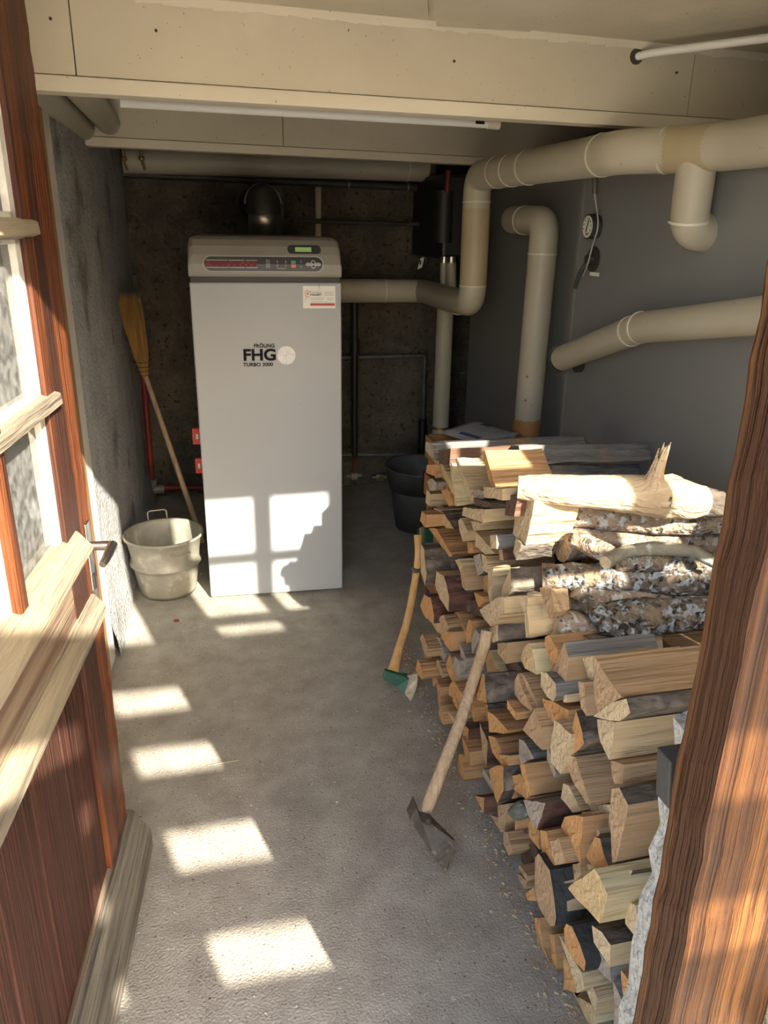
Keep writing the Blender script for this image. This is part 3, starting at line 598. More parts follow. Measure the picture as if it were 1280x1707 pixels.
# branch down into tank
c0 = P(1163, 270, 2, zt1); TX = 1.365
c0 = q0.lerp(q1, .0); 
best = min(range(200), key=lambda i: abs((lambda w: 640+FPX*(w.dot(_r))/(w.dot(_f)))(q0.lerp(q1, i/200)-CAM)-1165)); c0 = q0.lerp(q1, best/200)
c1 = P(1157, 385, 1, c0.y); c1 = Vector((c1.x, c0.y+.03, c1.z)); tp = P(1192, 388, 0, TX)
pipe('insulated_pipe', [c0, c1, Vector((TX+.03, c1.y+.03, c1.z-.005))], .050, 'pipe', 'short beige pipe dropping from the overhead run into the grey tank', bend=.075, n=32, collars=((0, .88),))
# pipe with brown paper foot
v0 = P(905, 368, 0, 1.36); v1 = P(885, 760, 0, 1.36)
vx, vy = P(887, 700, 0, 1.36).x, P(887, 700, 0, 1.36).y
vt = P(908, 368, 1, vy); 
o = pipe('insulated_pipe', [(1.335, vy, .35), (1.345, vy, vt.z), (1.345, vy+.36, vt.z+.005), (1.50, vy+.42, vt.z+.005)], .056, 'pipe', 'beige upright pipe with a torn brown paper foot, bending to the tank at its top', bend=.06, n=32, collars=((0, .90), (1, .55)))
k = MB(); zA, zB = P(885, 702, 1, vy-.05).z, P(885, 733, 1, vy-.05).z
V = []; n = 32
for j in range(n):
    a = 2*math.pi*j/n; V.append((1.336+.0578*math.cos(a), vy+.0578*math.sin(a), zA+random.uniform(-.004, .004)))
for j in range(n):
    a = 2*math.pi*j/n; V.append((1.336+.0578*math.cos(a), vy+.0578*math.sin(a), zB+.01*math.sin(3*a)+random.uniform(-.006, .006)))
k.add(V, [(j, (j+1) % n, n+(j+1) % n, n+j) for j in range(n)], 0, True); q = k.build('paper_wrap', 'cardboard', base=(1.335, vy, .35)); q.parent = o; q.location = (0, 0, 0)
q['label'] = 'torn brown paper wrap'
k = MB()
for z in (P(885, 663, 1, vy).z, P(880, 625, 1, vy).z):
    k.lathe([(0, -.006), (.006, 0), (0, .006)], (1.30, vy-.048, z), 8)
q = k.build('jacket_chip', 'cardboard', base=(1.335, vy, .35)); q.parent = o; q.location = (0, 0, 0)
# pipe crossing in front of the tank
s0 = P(937, 597, 0, 1.29); s1 = P(1068, 546, 0, 1.285); s2 = P(1300, 523, 0, 1.29); s3 = P(1600, 495, 0, 1.29)
o = pipe('insulated_pipe', [s0, s1, s2, s3], .0455, 'pipe', 'beige pipe crossing the grey tank with a bend and an open steel ringed end', bend=.03, n=32, collars=((1, .0), (0, .9)))
k = MB(); d_ = (s0-s1).normalized(); k.tube([s0-d_*.004, s0+d_*.012], .049, 32, cap=False); k.tube([s0+d_*.013, s0+d_*.014], .0445, 32, mi=1); q = k.build('steel_ring', ['steel', 'black'], base=s0); q.parent = o; q.location = (0, 0, 0)
# pipes left under the ceiling
for i, (pa, pb, lab) in enumerate((((60, 132), (137, 212), 'beige pipe under the ceiling next to the left wall, passing the second beam'), ((118, 128), (180, 203), 'beige pipe under the ceiling, second one from the left wall'))):
    a = P(*pb, 1, 3.46); bb = Vector((a.x, 2.3, a.z))
    pipe('ceiling_pipe', [Vector((a.x, 3.47, a.z-.0)), bb], .045, 'pipe', lab, bend=0, n=24)
# ---------------- tanks ----------------
tk = empty('buffer_tank', (TX, P(953, 512, 0, TX).y, 0), 'big flat grey sheet clad storage tank behind the woodpile', 'tank')
k = MB(); k.box((0, -1.9, .02), (.85, 0, 1.745)); k.build('cladding', 'tank', tk, bevel=.006)
k = MB(); k.box((-.003, -.016, .02), (.0, 0, 1.745)); k.build('corner_strip', 'tank', tk)
tk2 = empty('buffer_tank', (1.435, 2.78, 0), 'darker grey storage tank at the back beyond the first tank', 'tank')
k = MB(); k.box((.015, 0, .02), (.85, 1.32, 1.80)); k.build('cladding', 'tank', tk2, bevel=.006)
k = MB(); q = P(772, 622, 0, 1.45); k.tube([(.015, q.y-2.78, q.z), (-.005, q.y-2.78, q.z)], .010, 12); k.build('screw_knob', 'steel', tk2)
# thermometer, plate, cable
a = P(986, 378, 0, TX-.02); th_ = empty('dial_thermometer', (TX, a.y, a.z), 'round white dial thermometer on the tank edge', 'thermometer')
def disc(k, c, r, mi=0, n=28):
    k.add([(c[0], c[1]+r*math.cos(2*math.pi*i/n), c[2]+r*math.sin(2*math.pi*i/n)) for i in range(n)], [tuple(range(n))], mi)
k = MB(); k.tube([(0, 0, 0), (-.035, 0, 0)], .040, 32); k.build('case', 'dark', th_)
k = MB(); k.tube([(-.035, 0, 0), (-.036, 0, 0)], .036, 32); k.build('dial', 'white', th_)
k = MB(); k.box((-.038, -.002, -.018), (-.0365, .002, .024)); 
for i in range(9):
    t = math.pi*(-.2+1.4*i/8); k.box((-.0375, .027*math.cos(t)-.002, .027*math.sin(t)-.002), (-.0365, .027*math.cos(t)+.002, .027*math.sin(t)+.002))
nd = k.build('needle', 'navy', th_); nd.rotation_euler = (.35, 0, 0)
k = MB(); k.box((-.0375, -.008, -.028), (-.0365, .006, -.020)); k.build('red_mark', 'redprint', th_)
a = P(990, 432, 0, TX); sp = empty('sensor_flange', (TX, a.y, a.z), 'round dark sensor plate with a cable below the thermometer', 'sensor')
k = MB(); k.tube([(0, 0, 0), (-.006, 0, 0)], .043, 28); k.build('plate', 'dark', sp)
k = MB(); k.tube([(-.006, 0, 0), (-.03, 0, 0)], .014, 14); k.tube([(-.02, .01, -.01), (-.04, .02, -.05), (-.04, .045, -.10)], .008, 8); k.build('plug', 'dark', sp)
a = P(990, 457, 0, TX-.03); k = MB(); k.box((TX-.03, a.y-.035, a.z-.006), (TX-.029, a.y+.03, a.z+.006)); tag(k.build('label_strip', 'white'), 'small white label strip tied below the sensor plate', 'label')
a = P(993, 270, 0, 1.31); b = P(991, 323, 0, 1.31); k = MB(); k.tube([a, b], .009, 14)
o = k.build('sensor_tube', 'steel', base=a); tag(o, 'short bright steel tube hanging with a thin cable beside the thermometer', 'tube')
k = MB(); k.tube([b, P(995, 350, 0, 1.32), P(998, 378, 0, 1.32), P(987, 410, 0, 1.33), P(980, 440, 0, 1.34), P(972, 460, 0, 1.345)], .0028, 8, bend=.03); q = k.build('cable', 'silver', base=a); q.parent = o; q.location = (0, 0, 0)
a = P(968, 605, 0, TX); k = MB(); k.tube([(TX, a.y, a.z), (TX-.02, a.y, a.z)], .034, 20); tag(k.build('tank_plug', 'dark'), 'round dark plug in the tank under the open pipe end', 'plug')
# ---------------- lamp and conduit on ceiling ----------------
a = P(826, 207.5, 2, 1.866); lm = empty('tube_lamp', (a.x, a.y, 1.866), 'slim white tube lamp fixed between the two beams', 'lamp', RAD(4))
k = MB(); k.tube([(0, 0, 0), (-1.15, 0, 0)], .0125, 16); k.build('tube', 'white', lm)
k = MB(); k.tube([(.012, 0, 0), (-.03, 0, 0)], .0145, 16); k.build('end_cap', 'ceiltrim', lm)
k = MB(); k.box((-.075, -.0135, -.003), (-.045, -.012, .006)); k.build('label_print', 'navy', lm)
k = MB(); k.box((-1.15, .0, .02), (.0, .03, .05)); k.box((-.2, -.005, -.0), (-.18, .03, .14)); k.box((-1.0, -.005, 0), (-.98, .03, .14)); k.build('batten', 'ceiltrim', lm)
c0 = P(1128, 66, 2, 2.008); c1 = P(1290, 62, 2, 2.008); yb = Y1f(c0.x)
cp0 = Vector((c0.x, yb+.01, 2.004)); cp1 = Vector((c0.x+.02, yb-.03, 2.008)); cp2 = Vector(c1)+Vector((.3, -.05, 0))
pipe('white_conduit', [cp0, cp1, c1, cp2], .0105, 'white', 'white plastic conduit coming out of the front beam top right', bend=.03, n=16)
k = MB(); k.tube([(c0.x, yb-.003, 2.004), (c0.x, yb+.006, 2.004)], .020, 20); k.build('conduit_hole', 'seam', b1)
a = P(985, 212, 2, 1.9); k = MB(); k.box((a.x-.05, 2.75, 1.82), (a.x+.12, 2.95, 1.835)); tag(k.build('wood_offcut', 'ceiltrim'), 'pale wooden offcut tucked above the overhead pipe', 'offcut')

# ---------------- tub and newspapers ----------------
c = P(700, 880, 2, .0); c = (1.13, 3.83, 0)
tb = empty('metal_tub', c, 'dark metal tub on the floor behind the far end of the woodpile', 'tub')
k = MB(); k.lathe([(0, .004), (.135, .004), (.14, 0), (.17, .22), (.174, .23), (.178, .225), (.20, .34), (.207, .345), (.205, .352), (.196, .348), (.165, .22), (.133, .015), (0, .01)], c, 48); k.build('shell', 'galvdark', tb, base=c)
# second axe tip seen over the logs and blue item
a = P(708, 905, 0, .74)
nw = P(805, 722, 2, .78)
cr = empty('wooden_crate', (nw.x, nw.y, 0), 'open wooden crate standing behind the woodpile under the newspapers', 'crate')
for zc_ in (.14, .34, .54, .70):
    for (x0, y0, x1, y1) in ((-.20, -.15, .20, -.135), (-.20, .135, .20, .15), (-.20, -.15, -.185, .15), (.185, -.15, .20, .15)):
        box('slat', (x0, y0, zc_-.045), (x1, y1, zc_+.045), 'crate', cr)
for x0, y0 in ((-.185, -.135), (.165, -.135), (-.185, .115), (.165, .115)): box('corner_post', (x0, y0, 0), (x0+.02, y0+.02, .74), 'crate', cr)
k = MB(); n = 10; V = []
px4 = [P(745, 716, 2, .775), P(812, 735, 2, .758), P(866, 722, 2, .765), P(795, 700, 2, .79)]
for li in range(3):
    k = MB(); V = []; dz = -.006*li
    A, B_, C_, D_ = [p+Vector((-.01*li, -.006*li, dz)) for p in px4]
    for i in range(n+1):
        for j in range(n+1):
            u, v = i/n, j/n; p = (A*(1-u)+B_*u)*(1-v)+(D_*(1-u)+C_*u)*v; V.append(p+Vector((0, 0, .006*math.sin(u*3+li)*math.sin(v*4))))
    F = [(i*(n+1)+j, (i+1)*(n+1)+j, (i+1)*(n+1)+j+1, i*(n+1)+j+1) for i in range(n) for j in range(n)]
    mi = [1 if (li == 0 and ((j == 0 and 2 < i < 8) or (j > 7 and 1 < i < 4))) else 0 for i in range(n) for j in range(n)]
    k.add(V, F, mi, True); o = k.build('newspaper', ['news', 'newsblue'])
    sm = o.modifiers.new('s', 'SOLIDIFY'); sm.thickness = .004; sm.offset = -1
    tag(o, ['folded newspaper with blue print, topmost on the crate', 'folded newspaper in the middle of the stack on the crate', 'lowest folded newspaper of the stack on the crate'][li], 'newspaper', 'newspapers on the crate')
# ---------------- woodpile ----------------
TILE = {1: (690, 730, 5), 2: (690, 970, 5), 3: (860, 730, 3.3333), 4: (720, 1170, 5), 5: (900, 1040, 5), 6: (830, 1400, 5), 7: (880, 1250, 5), 8: (880, 1480, 5.639)}
GRP = 'split firewood in the big stack'
PALN = {'p': 'pale', 'o': 'orange', 't': 'tan', 'g': 'grey', 'y': 'yellow', 'b': 'brown'}
def log(tile, pts, pal, bark, dx, ln, label, sh=.94, side=None, yaw=0, cat='log', x0=None):
    """end face seen in the picture, placed on its real plane x, extruded back into the stack"""
    ox, oy, s = TILE[tile]; cx = sum(p[0] for p in pts)/len(pts); cy = sum(p[1] for p in pts)/len(pts)
    pc = P(ox+cx/s, oy+cy/s, 0, .72); x = x0 if x0 else .695+.055*max(0, min(1, pc.z))+dx
    Q = [P(ox+a/s, oy+b/s, 0, x) for a, b in pts]
    # orient counter-clockwise in (y,z) seen from -x
    ar = sum(Q[i].y*Q[(i+1) % len(Q)].z-Q[(i+1) % len(Q)].y*Q[i].z for i in range(len(Q)))
    if ar < 0: Q = Q[::-1]
    D = []
    for i in range(len(Q)):                       # finer outline with a ragged line
        a, b = Q[i], Q[(i+1) % len(Q)]; m_ = max(1, int((b-a).length/.022))
        for j in range(m_):
            p = a.lerp(b, j/m_)
            if j: p = p+Vector((0, random.uniform(-.0016, .0016), random.uniform(-.0016, .0016)))
            p.z = max(p.z, .002); D.append((p, i))
    n = len(D); c = sum((p for p, _ in D), Vector())/n; N = 5; V = []; F = []; MI = []
    tilt = random.uniform(-.06, .06); tz = random.uniform(-.05, .05)
    for k_ in range(N+1):
        t = k_/N; f = 1-(1-sh)*t
        for p, _ in D:
            q = c+(p-c)*f+Vector((ln*t, yaw*ln*t, 0))
            if k_: q += Vector((0, random.uniform(-.002, .002), random.uniform(-.002, .002)))
            else: q.x += (p.y-c.y)*tilt+(p.z-c.z)*tz+random.uniform(-.0012, .0012)
            q.z = max(q.z, .002); V.append(q-c)
    for k_ in range(N):
        for i in range(n):
            F.append((k_*n+i, (k_+1)*n+i, (k_+1)*n+(i+1) % n, k_*n+(i+1) % n))
            e = D[i][1]; a, b = Q[e], Q[(e+1) % len(Q)]; d = (b-a).normalized(); ny_, nz_ = d.z, -d.y
            isb = ('T' in bark and nz_ > .35) or ('S' in bark and ny_ < -.45) or ('A' in bark)
            MI.append(2 if isb else 0)
    V.append(Vector((random.uniform(-.003, .003), 0, 0))); ci = len(V)-1
    for i in range(n): F.append((ci, i, (i+1) % n)); MI.append(1)
    F.append(tuple(range(N*n+n-1, N*n-1, -1))); MI.append(1)
    k = MB(); k.v = [tuple(v) for v in V]; k.f = F; k.m = MI; k.sm = [False]*len(F)
    bm_ = {'r': 'barkred', 'd': 'darkbark', 'g': 'greyboard', 'l': 'lichenlight'}.get(bark[-1:], 'bark') if bark else 'bark'
    pn = PALN[pal]
    o = k.build('firewood_log' if cat == 'log' else cat, [side or pn+'_s', pn+'_e', bm_]); o.location = c
    bmm = bmesh.new(); bmm.from_mesh(o.data); bmesh.ops.recalc_face_normals(bmm, faces=bmm.faces); bmm.to_mesh(o.data); bmm.free()
    return tag(o, label, cat if cat != 'log' else 'log', GRP)
LOGS = [
# far upper part
(1, [(92,32),(95,100),(162,186),(172,150),(150,40)], 'g','Tg', -.01,.55,'long grey timber lying across the far top end of the stack'),
(1, [(205,100),(210,215),(296,230),(302,88)], 'b','', -.01,.30,'dark brown square timber on top at the far end, behind the leaning boards'),
(1, [(335,185),(345,215),(488,548),(496,478),(350,168)], 'p','', -.02,.13,'sunlit pale board leaning on top of the stack, middle one of three leaning boards'),
(1, [(560,125),(582,103),(684,402),(645,402)], 'o','', -.01,.17,'leaning board right of the sunlit pale one, its face striped by light'),
(1, [(300,215),(316,208),(357,567),(342,565)], 'y','', .0,.10,'leftmost of the three leaning boards, grey face in shade'),
(1, [(165,180),(222,200),(322,400),(325,472),(310,445)], 'y','', .0,.12,'thin yellow stick slanting down beside the leftmost leaning board'),
(1, [(110,225),(168,220),(195,330),(100,290)], 'o','', -.02,.3,'small orange wedge poking out at the far top corner'),
(1, [(165,225),(210,260),(337,560),(285,568),(170,330)], 'o','', .0,.35,'long orange slanting split log at the far top, below the yellow stick'),
(1, [(110,365),(150,338),(188,372),(182,438),(130,440)], 'g','A', -.03,.25,'curly grey bark-covered stub at the far edge of the stack'),
(1, [(105,430),(95,540),(130,572),(140,470)], 'p','', -.01,.35,'pale narrow end below the curly bark stub'),
(1, [(60,608),(44,690),(100,746),(110,640)], 'o','', -.05,.35,'orange log sticking out furthest at the far edge, above the green axe'),
(1, [(165,580),(218,600),(266,752),(232,705)], 'p','', .0,.3,'pale sliver between the sticking-out orange log and the dark barked wedge'),
(1, [(216,600),(345,758),(262,752)], 'y','T', .0,.35,'yellow triangular wedge with dark top near the far edge'),
(1, [(400,580),(395,650),(588,706),(597,596)], 'p','Tg', -.03,.40,'pale rounded plank end just under the little sunlit block'),
(1, [(490,440),(540,430),(600,450),(585,505),(492,515)], 'g','Tg', -.02,.16,'grey flat offcut under the little sunlit block'),
(1, [(488,500),(640,540),(662,588),(500,562)], 'b','A', -.03,.18,'dark half-round bark slab with a sunlit cut edge'),
(1, [(580,410),(580,490),(736,521),(740,425)], 'p','', -.04,.11,'little sunlit block lying on top of the stack'),
(1, [(768,472),(760,642),(836,655),(868,482)], 'b','', -.02,.05,'dark brown square block left of the biggest pale block'),
(1, [(868,488),(812,800),(928,893),(1018,520)], 'p','', -.03,.12,'biggest pale square block under the left end of the knotted log', .94, None, 0, 'log', .755),
(1, [(848,835),(830,950),(850,1018),(888,905),(880,870)], 'p','S', .0,.10,'pale narrow end with dark side, directly below the biggest pale block', .94, None, 0, 'log', .745),
(1, [(478,690),(500,772),(552,770),(548,708)], 'p','', .01,.2,'pale small end under the rounded plank'),
(1, [(495,778),(497,905),(602,973),(690,960),(640,905),(560,830)], 'p','', .0,.35,'pale wedge-shaped end left of the small grey-sided log'),
(1, [(635,812),(640,920),(686,926),(684,806)], 'p','TSg', -.02,.09,'small log with grey side and pale end, in front of the pale wedge'),
(1, [(706,930),(714,1015),(745,1022),(738,928)], 't','Sr', .0,.07,'small reddish log below the small grey-sided one'),
(1, [(555,965),(575,1105),(612,1122),(622,1060),(592,985)], 'p','', .0,.2,'cream wide log under the pale wedge'),
(1, [(358,690),(385,668),(450,775),(412,862),(375,770)], 'p','', .0,.32,'fluffy fibrous pale end near the far top'),
(1, [(120,750),(188,758),(322,990),(292,988)], 'o','', .0,.36,'large slanting orange end with dark brown side near the far edge'),
(1, [(45,880),(58,1110),(98,1228),(112,1130),(78,930)], 'p','TS', -.05,.3,'bark-covered log touching the handle end of the green axe'),
(1, [(178,1112),(165,1225),(212,1340),(296,1450),(302,1320),(252,1150)], 'p','Sr', -.03,.34,'tall pale curved end with red-brown side, one step below the bark-covered log'),
(1, [(343,1020),(377,1008),(408,1072),(386,1127)], 'y','', .0,.3,'small yellow chip-like end between two brown-sided logs'),
(1, [(385,1100),(405,1072),(432,1272),(402,1240)], 't','', .0,.35,'tan log with broad brown side left of the dark gap'),
(1, [(498,985),(552,962),(577,1122),(530,1152)], 'g','A', .0,.3,'grey barky upright slab in the upper middle'),
(1, [(614,1085),(620,1280),(645,1400),(654,1090)], 'p','T', .0,.10,'upright pale log with dark top left of the diamond-shaped end'),
(1, [(800,1085),(732,1250),(726,1330),(788,1338),(818,1250)], 'p','TS', -.03,.10,'diamond-shaped pale end with dark bark, under the lichen logs'),
# tile 2, middle height
(2, [(85,105),(60,200),(100,300),(157,347),(162,280),(132,130)], 'o','TSr', -.04,.32,'orange curved end with dark red bark above the blue cap'),
(2, [(215,288),(210,320),(255,412),(277,414),(287,370),(242,275)], 't','', -.03,.3,'small tan log with a lip-like end, far middle of the face'),
(2, [(330,253),(360,250),(442,440),(430,450)], 'o','', .01,.3,'thin orange lath slanting down in the far middle'),
(2, [(160,330),(160,352),(206,447),(222,430),(222,330)], 'y','', .0,.3,'yellow rounded end above the wide orange log'),
(2, [(230,425),(225,460),(296,582),(307,560),(302,418)], 'o','', -.03,.34,'wide orange log with smooth orange side, far middle'),
(2, [(62,435),(40,470),(105,632),(127,560),(77,455)], 't','', -.05,.33,'pinkish tan log sticking out to the left beside the axe handle'),
(2, [(190,450),(183,540),(240,667),(266,620),(217,468)], 'g','', -.01,.3,'grey weathered slab left of the wide orange log'),
(2, [(120,592),(107,668),(140,672),(148,595)], 'o','', .0,.3,'small orange end beneath the pinkish tan log'),
(2, [(30,645),(18,730),(60,812),(78,800),(47,680)], 'o','', -.05,.33,'orange log nearest the green axe head'),
(2, [(187,650),(174,720),(240,800),(254,792),(204,655)], 't','', -.01,.3,'tan wedge between the green axe head log and the orange slab'),
(2, [(292,598),(260,690),(285,760),(322,832),(332,790),(312,640)], 'o','', -.01,.3,'bright orange slab in the far lower middle'),
(2, [(345,622),(320,700),(370,817),(384,760),(378,660)], 'g','', -.02,.3,'grey leaf-shaped end in the far lower middle'),
(2, [(378,520),(395,700),(410,767),(452,700),(442,640)], 'g','', -.01,.3,'grey-brown torn wedge left of the big axe handle'),
(2, [(515,393),(474,490),(478,602),(547,480),(547,430)], 'g','', -.01,.3,'grey-green triangular end touching the big axe handle'),
(2, [(457,310),(430,430),(438,512),(472,500),(484,330)], 'o','', .0,.34,'orange log above the grey-green triangular end'),
(2, [(490,85),(515,150),(542,212),(592,170),(582,125)], 'o','', .0,.3,'small bright orange wedge in the dark gap'),
(2, [(540,235),(585,310),(642,372),(762,252),(747,130),(702,122)], 'p','', -.05,.22,'pale block tilted on its corner over the top end of the big axe'),
(2, [(865,135),(920,270),(920,468),(950,440),(942,215),(955,120)], 'p','', -.03,.10,'pale square block lit by a patch of sun, below the lichen logs'),
(2, [(635,385),(640,480),(660,507),(697,490),(697,352)], 'p','TS', -.03,.16,'dark barked log with square pale end directly above the gap at the axe handle'),
(2, [(1048,50),(1085,180),(1118,303),(1168,240),(1145,60)], 't','', .0,.04,'tan upright log left of the round birch-like end'),
(2, [(695,513),(700,590),(770,682),(772,508)], 't','', .0,.2,'tan log under the dark barked square log'),
(2, [(885,640),(925,540),(965,508),(990,560),(1012,772),(920,722)], 'y','', -.01,.34,'shaggy splintered yellow end right of the tan log'),
(2, [(600,655),(640,568),(712,748),(610,752)], 'y','', .02,.3,'yellow triangle in the dark gap right of the big axe handle'),
(2, [(575,768),(515,940),(520,987),(612,1012),(597,770)], 'o','TS', -.03,.36,'orange-ended log with thick flaky bark right of the big axe handle'),
(2, [(868,763),(838,820),(840,942),(900,1020),(972,1082),(987,1062),(912,900)], 't','', -.01,.3,'left one of two long slanting tan splits in the middle'),
(2, [(908,762),(930,952),(1030,1077),(1012,982),(925,790)], 't','', .0,.34,'right one of two long slanting tan splits in the middle'),
(2, [(775,985),(780,1052),(845,1152),(852,1090)], 'o','', -.03,.30,'small square-sided orange block under the flaky barked log'),
(2, [(465,1050),(490,960),(512,1100),(500,1167)], 'o','', .0,.34,'orange sliver with broad side right of the big axe handle, low'),
(2, [(305,860),(300,940),(375,1022),(402,960),(332,810)], 'o','', .0,.3,'orange end directly left of the big axe handle'),
(2, [(185,810),(190,870),(205,1052),(217,1062),(227,880)], 'o','', .0,.3,'narrow upright orange split near the floor at the far end'),
(2, [(203,1090),(220,1035),(247,1192),(235,1182)], 'o','', -.02,.3,'small orange block on the floor at the far end'),
(2, [(270,1075),(320,1172),(337,1150),(302,1090)], 'y','', -.01,.3,'small yellow block left of the axe handle near the floor'),
(2, [(150,778),(180,768),(192,830),(165,872)], 'o','', .0,.3,'little orange end at the floor beside the green axe head log'),
(2, [(320,985),(356,1062),(367,1010),(342,960)], 'o','', .0,.3,'tiny orange end half hidden by the big axe handle'),
(2, [(1088,460),(1085,522),(1150,702),(1212,652),(1192,560),(1130,440)], 'o','', .0,.2,'rough torn orange end below the round lichen log'),
# nearer middle
(5, [(200,150),(130,330),(75,430),(205,532),(217,430),(232,280)], 't','Tg', .0,.22,'broad tan log with grey knotty top left of the big yellow log'),
(5, [(15,400),(0,520),(60,610),(112,647),(137,600),(130,500),(60,408)], 'p','TSg', -.02,.32,'pale rounded end with blue-grey side in the middle'),
(5, [(28,620),(40,750),(130,840),(232,892),(237,720),(130,658)], 'o','', .0,.34,'broad orange wedge under the pale rounded end'),
(5, [(300,722),(245,950),(215,1110),(300,1070),(372,1000),(357,900)], 'o','S', -.01,.34,'large orange triangle with dark barky side left of the striped pale log'),
(5, [(125,800),(95,1000),(100,1150),(170,1252),(215,1190),(247,922)], 'p','', -.02,.16,'cream shield-shaped end left of the large orange triangle'),
(5, [(60,990),(52,1130),(115,1282),(142,1250),(100,1150)], 'g','', .0,.25,'grey-brown sliver under the cream shield-shaped end'),
(5, [(315,480),(340,700),(390,767),(377,488)], 't','', -.02,.30,'upright brown-tan block touching the big yellow log'),
(5, [(193,593),(195,650),(225,657),(225,590)], 'p','', .0,.3,'tiny pale block beside the upright brown-tan block'),
(5, [(355,288),(400,450),(440,490),(440,272)], 'p','', .0,.2,'pale split tucked behind the left end of the big yellow log'),
(5, [(440,278),(440,500),(475,747),(600,665),(692,600),(655,570),(560,440),(470,310)], 't','', -.03,.52,'big yellow split log on top of the near end of the stack'),
(5, [(445,770),(570,805),(652,812),(742,745),(722,622),(610,655)], 'p','S', -.03,.52,'barked log directly under the big yellow one'),
(5, [(478,795),(485,900),(510,982),(580,1132),(625,820)], 'p','', -.01,.50,'long log with striped pale side, second below the big yellow one'),
(7, [(683,88),(700,220),(718,282),(802,287),(797,125)], 't','', .0,.48,'flat smooth tan log under the striped pale one'),
(7, [(350,48),(325,130),(390,290),(480,442),(522,462),(440,200),(398,60)], 't','', -.01,.34,'large tan log with finely lined brown side'),
(7, [(690,328),(680,600),(710,942),(742,930),(832,460),(750,318)], 't','T', -.03,.48,'tallest block of the near end, tan end and dark bark on top'),
(7, [(290,280),(275,402),(370,522),(445,510),(400,430),(335,300)], 'p','', .0,.25,'cream torn end with grey side left of the lined brown log'),
(7, [(515,458),(540,600),(592,702),(677,692),(690,458)], 'p','', .02,.2,'cream torn wood below the lined brown log'),
(7, [(445,520),(470,580),(437,782),(510,1000),(552,985),(482,880),(590,700),(520,520)], 'p','', .0,.2,'cream splintered strip running down the near middle'),
(7, [(275,640),(300,560),(385,545),(462,560),(435,800),(447,962),(350,790)], 'o','', -.03,.2,'orange triangular end with rough face in the near middle'),
(7, [(560,725),(475,888),(560,992),(622,1042),(692,1010),(602,738)], 'o','T', -.02,.3,'rounded orange log left of the tallest near block'),
(7, [(90,670),(112,900),(180,977),(232,960),(152,680)], 'o','', -.03,.32,'orange log carrying the small tan split, near middle'),
(7, [(180,760),(230,962),(312,940),(252,738)], 't','', -.05,.2,'small tan split lying against the orange triangular end'),
# tile 4
(4, [(770,815),(815,950),(880,1067),(932,847)], 'g','Sr', -.03,.36,'grey triangular end with very dark side in the lower middle'),
(4, [(738,522),(785,802),(822,780),(772,518)], 'o','', -.03,.36,'orange plank-like log with broad smooth top in the lower middle'),
(4, [(620,625),(640,702),(777,817),(772,680),(737,600)], 'o','', .0,.2,'rough torn orange log left of the broad smooth one'),
(4, [(470,568),(505,720),(552,852),(602,740),(592,540),(530,533)], 'o','S', -.02,.3,'rounded orange wedge above the green-grey stone'),
(4, [(548,430),(580,520),(642,532),(642,450)], 'o','Tg', -.01,.3,'small square orange end with bluish side'),
(4, [(473,283),(500,422),(572,527),(582,430),(532,300)], 'o','', .0,.3,'ragged orange split left of the small square end'),
(4, [(713,310),(718,450),(740,522),(862,470),(762,325)], 'g','TSg', -.01,.36,'bluish grey weathered log in the lower middle'),
(4, [(475,80),(483,250),(592,267),(625,240),(540,130)], 'o','', -.02,.40,'wide orange-brown log with flat top, beside the big axe'),
(4, [(400,168),(410,422),(450,537),(467,330)], 't','TSr', .0,.3,'narrow tan slab left of the ragged orange split'),
(4, [(270,190),(258,270),(295,377),(302,230)], 'o','TSr', .0,.3,'orange end with dark red side right of the big axe handle, near the floor'),
(4, [(245,290),(270,432),(325,532),(317,420)], 'o','', -.01,.3,'orange curved sliver near the floor'),
(4, [(215,435),(207,540),(265,722),(277,650),(247,440)], 'o','', -.01,.34,'long grey-sided log lying on the floor in the middle'),
(4, [(430,553),(425,602),(500,757),(505,690)], 'g','', .0,.2,'pale grey triangular sliver near the floor'),
(4, [(358,780),(430,937),(437,797)], 'o','TSr', -.03,.26,'orange triangular end with dark red bark on the floor'),
(4, [(550,860),(553,1000),(600,1072),(632,850)], 't','', .0,.25,'beige upright plank end at the floor'),
(4, [(588,1078),(595,1182),(640,1282),(680,1250),(622,1090)], 't','', -.01,.3,'tan flat log with grey end, low, left of the oval slab'),
(4, [(802,1000),(808,1120),(890,1232),(892,1080),(832,985)], 'o','', .0,.3,'round rough orange end under the grey triangle'),
(4, [(480,940),(520,1010),(577,1085),(552,960)], 't','', .0,.25,'low tan lath along the floor left of the beige plank'),
(4, [(855,58),(800,160),(760,232),(917,402),(907,220)], 't','', -.02,.3,'tan triangular end below the two slanting splits'),
(4, [(875,85),(1000,262),(1010,190),(930,95)], 'o','', .01,.3,'thin orange batten slanting right of the tan triangle'),
# near lower part
(6, [(335,112),(300,150),(295,420),(330,560),(440,717),(485,715),(492,640),(480,480),(440,250),(390,190)], 't','Ad', -.04,.34,'tall oval slab with growth rings and black bark at the near floor end'),
(6, [(290,400),(235,450),(250,502),(312,512)], 'o','', -.02,.2,'small orange tip left of the oval slab'),
(6, [(455,275),(515,430),(578,598),(547,350)], 'p','', -.02,.3,'pale triangular split right of the oval slab'),
(6, [(618,205),(625,352),(692,295),(684,188)], 't','', .0,.25,'small tan block above the pale triangular split'),
(6, [(812,237),(580,405),(640,490),(740,580),(830,700),(860,650),(907,465),(845,300)], 'y','', -.06,.34,'fan-shaped light orange end with a jagged crack'),
(6, [(880,290),(900,380),(980,442),(1060,372),(1112,258),(950,268)], 'p','A', -.01,.4,'half-round cream end with dark bark near the right pier'),
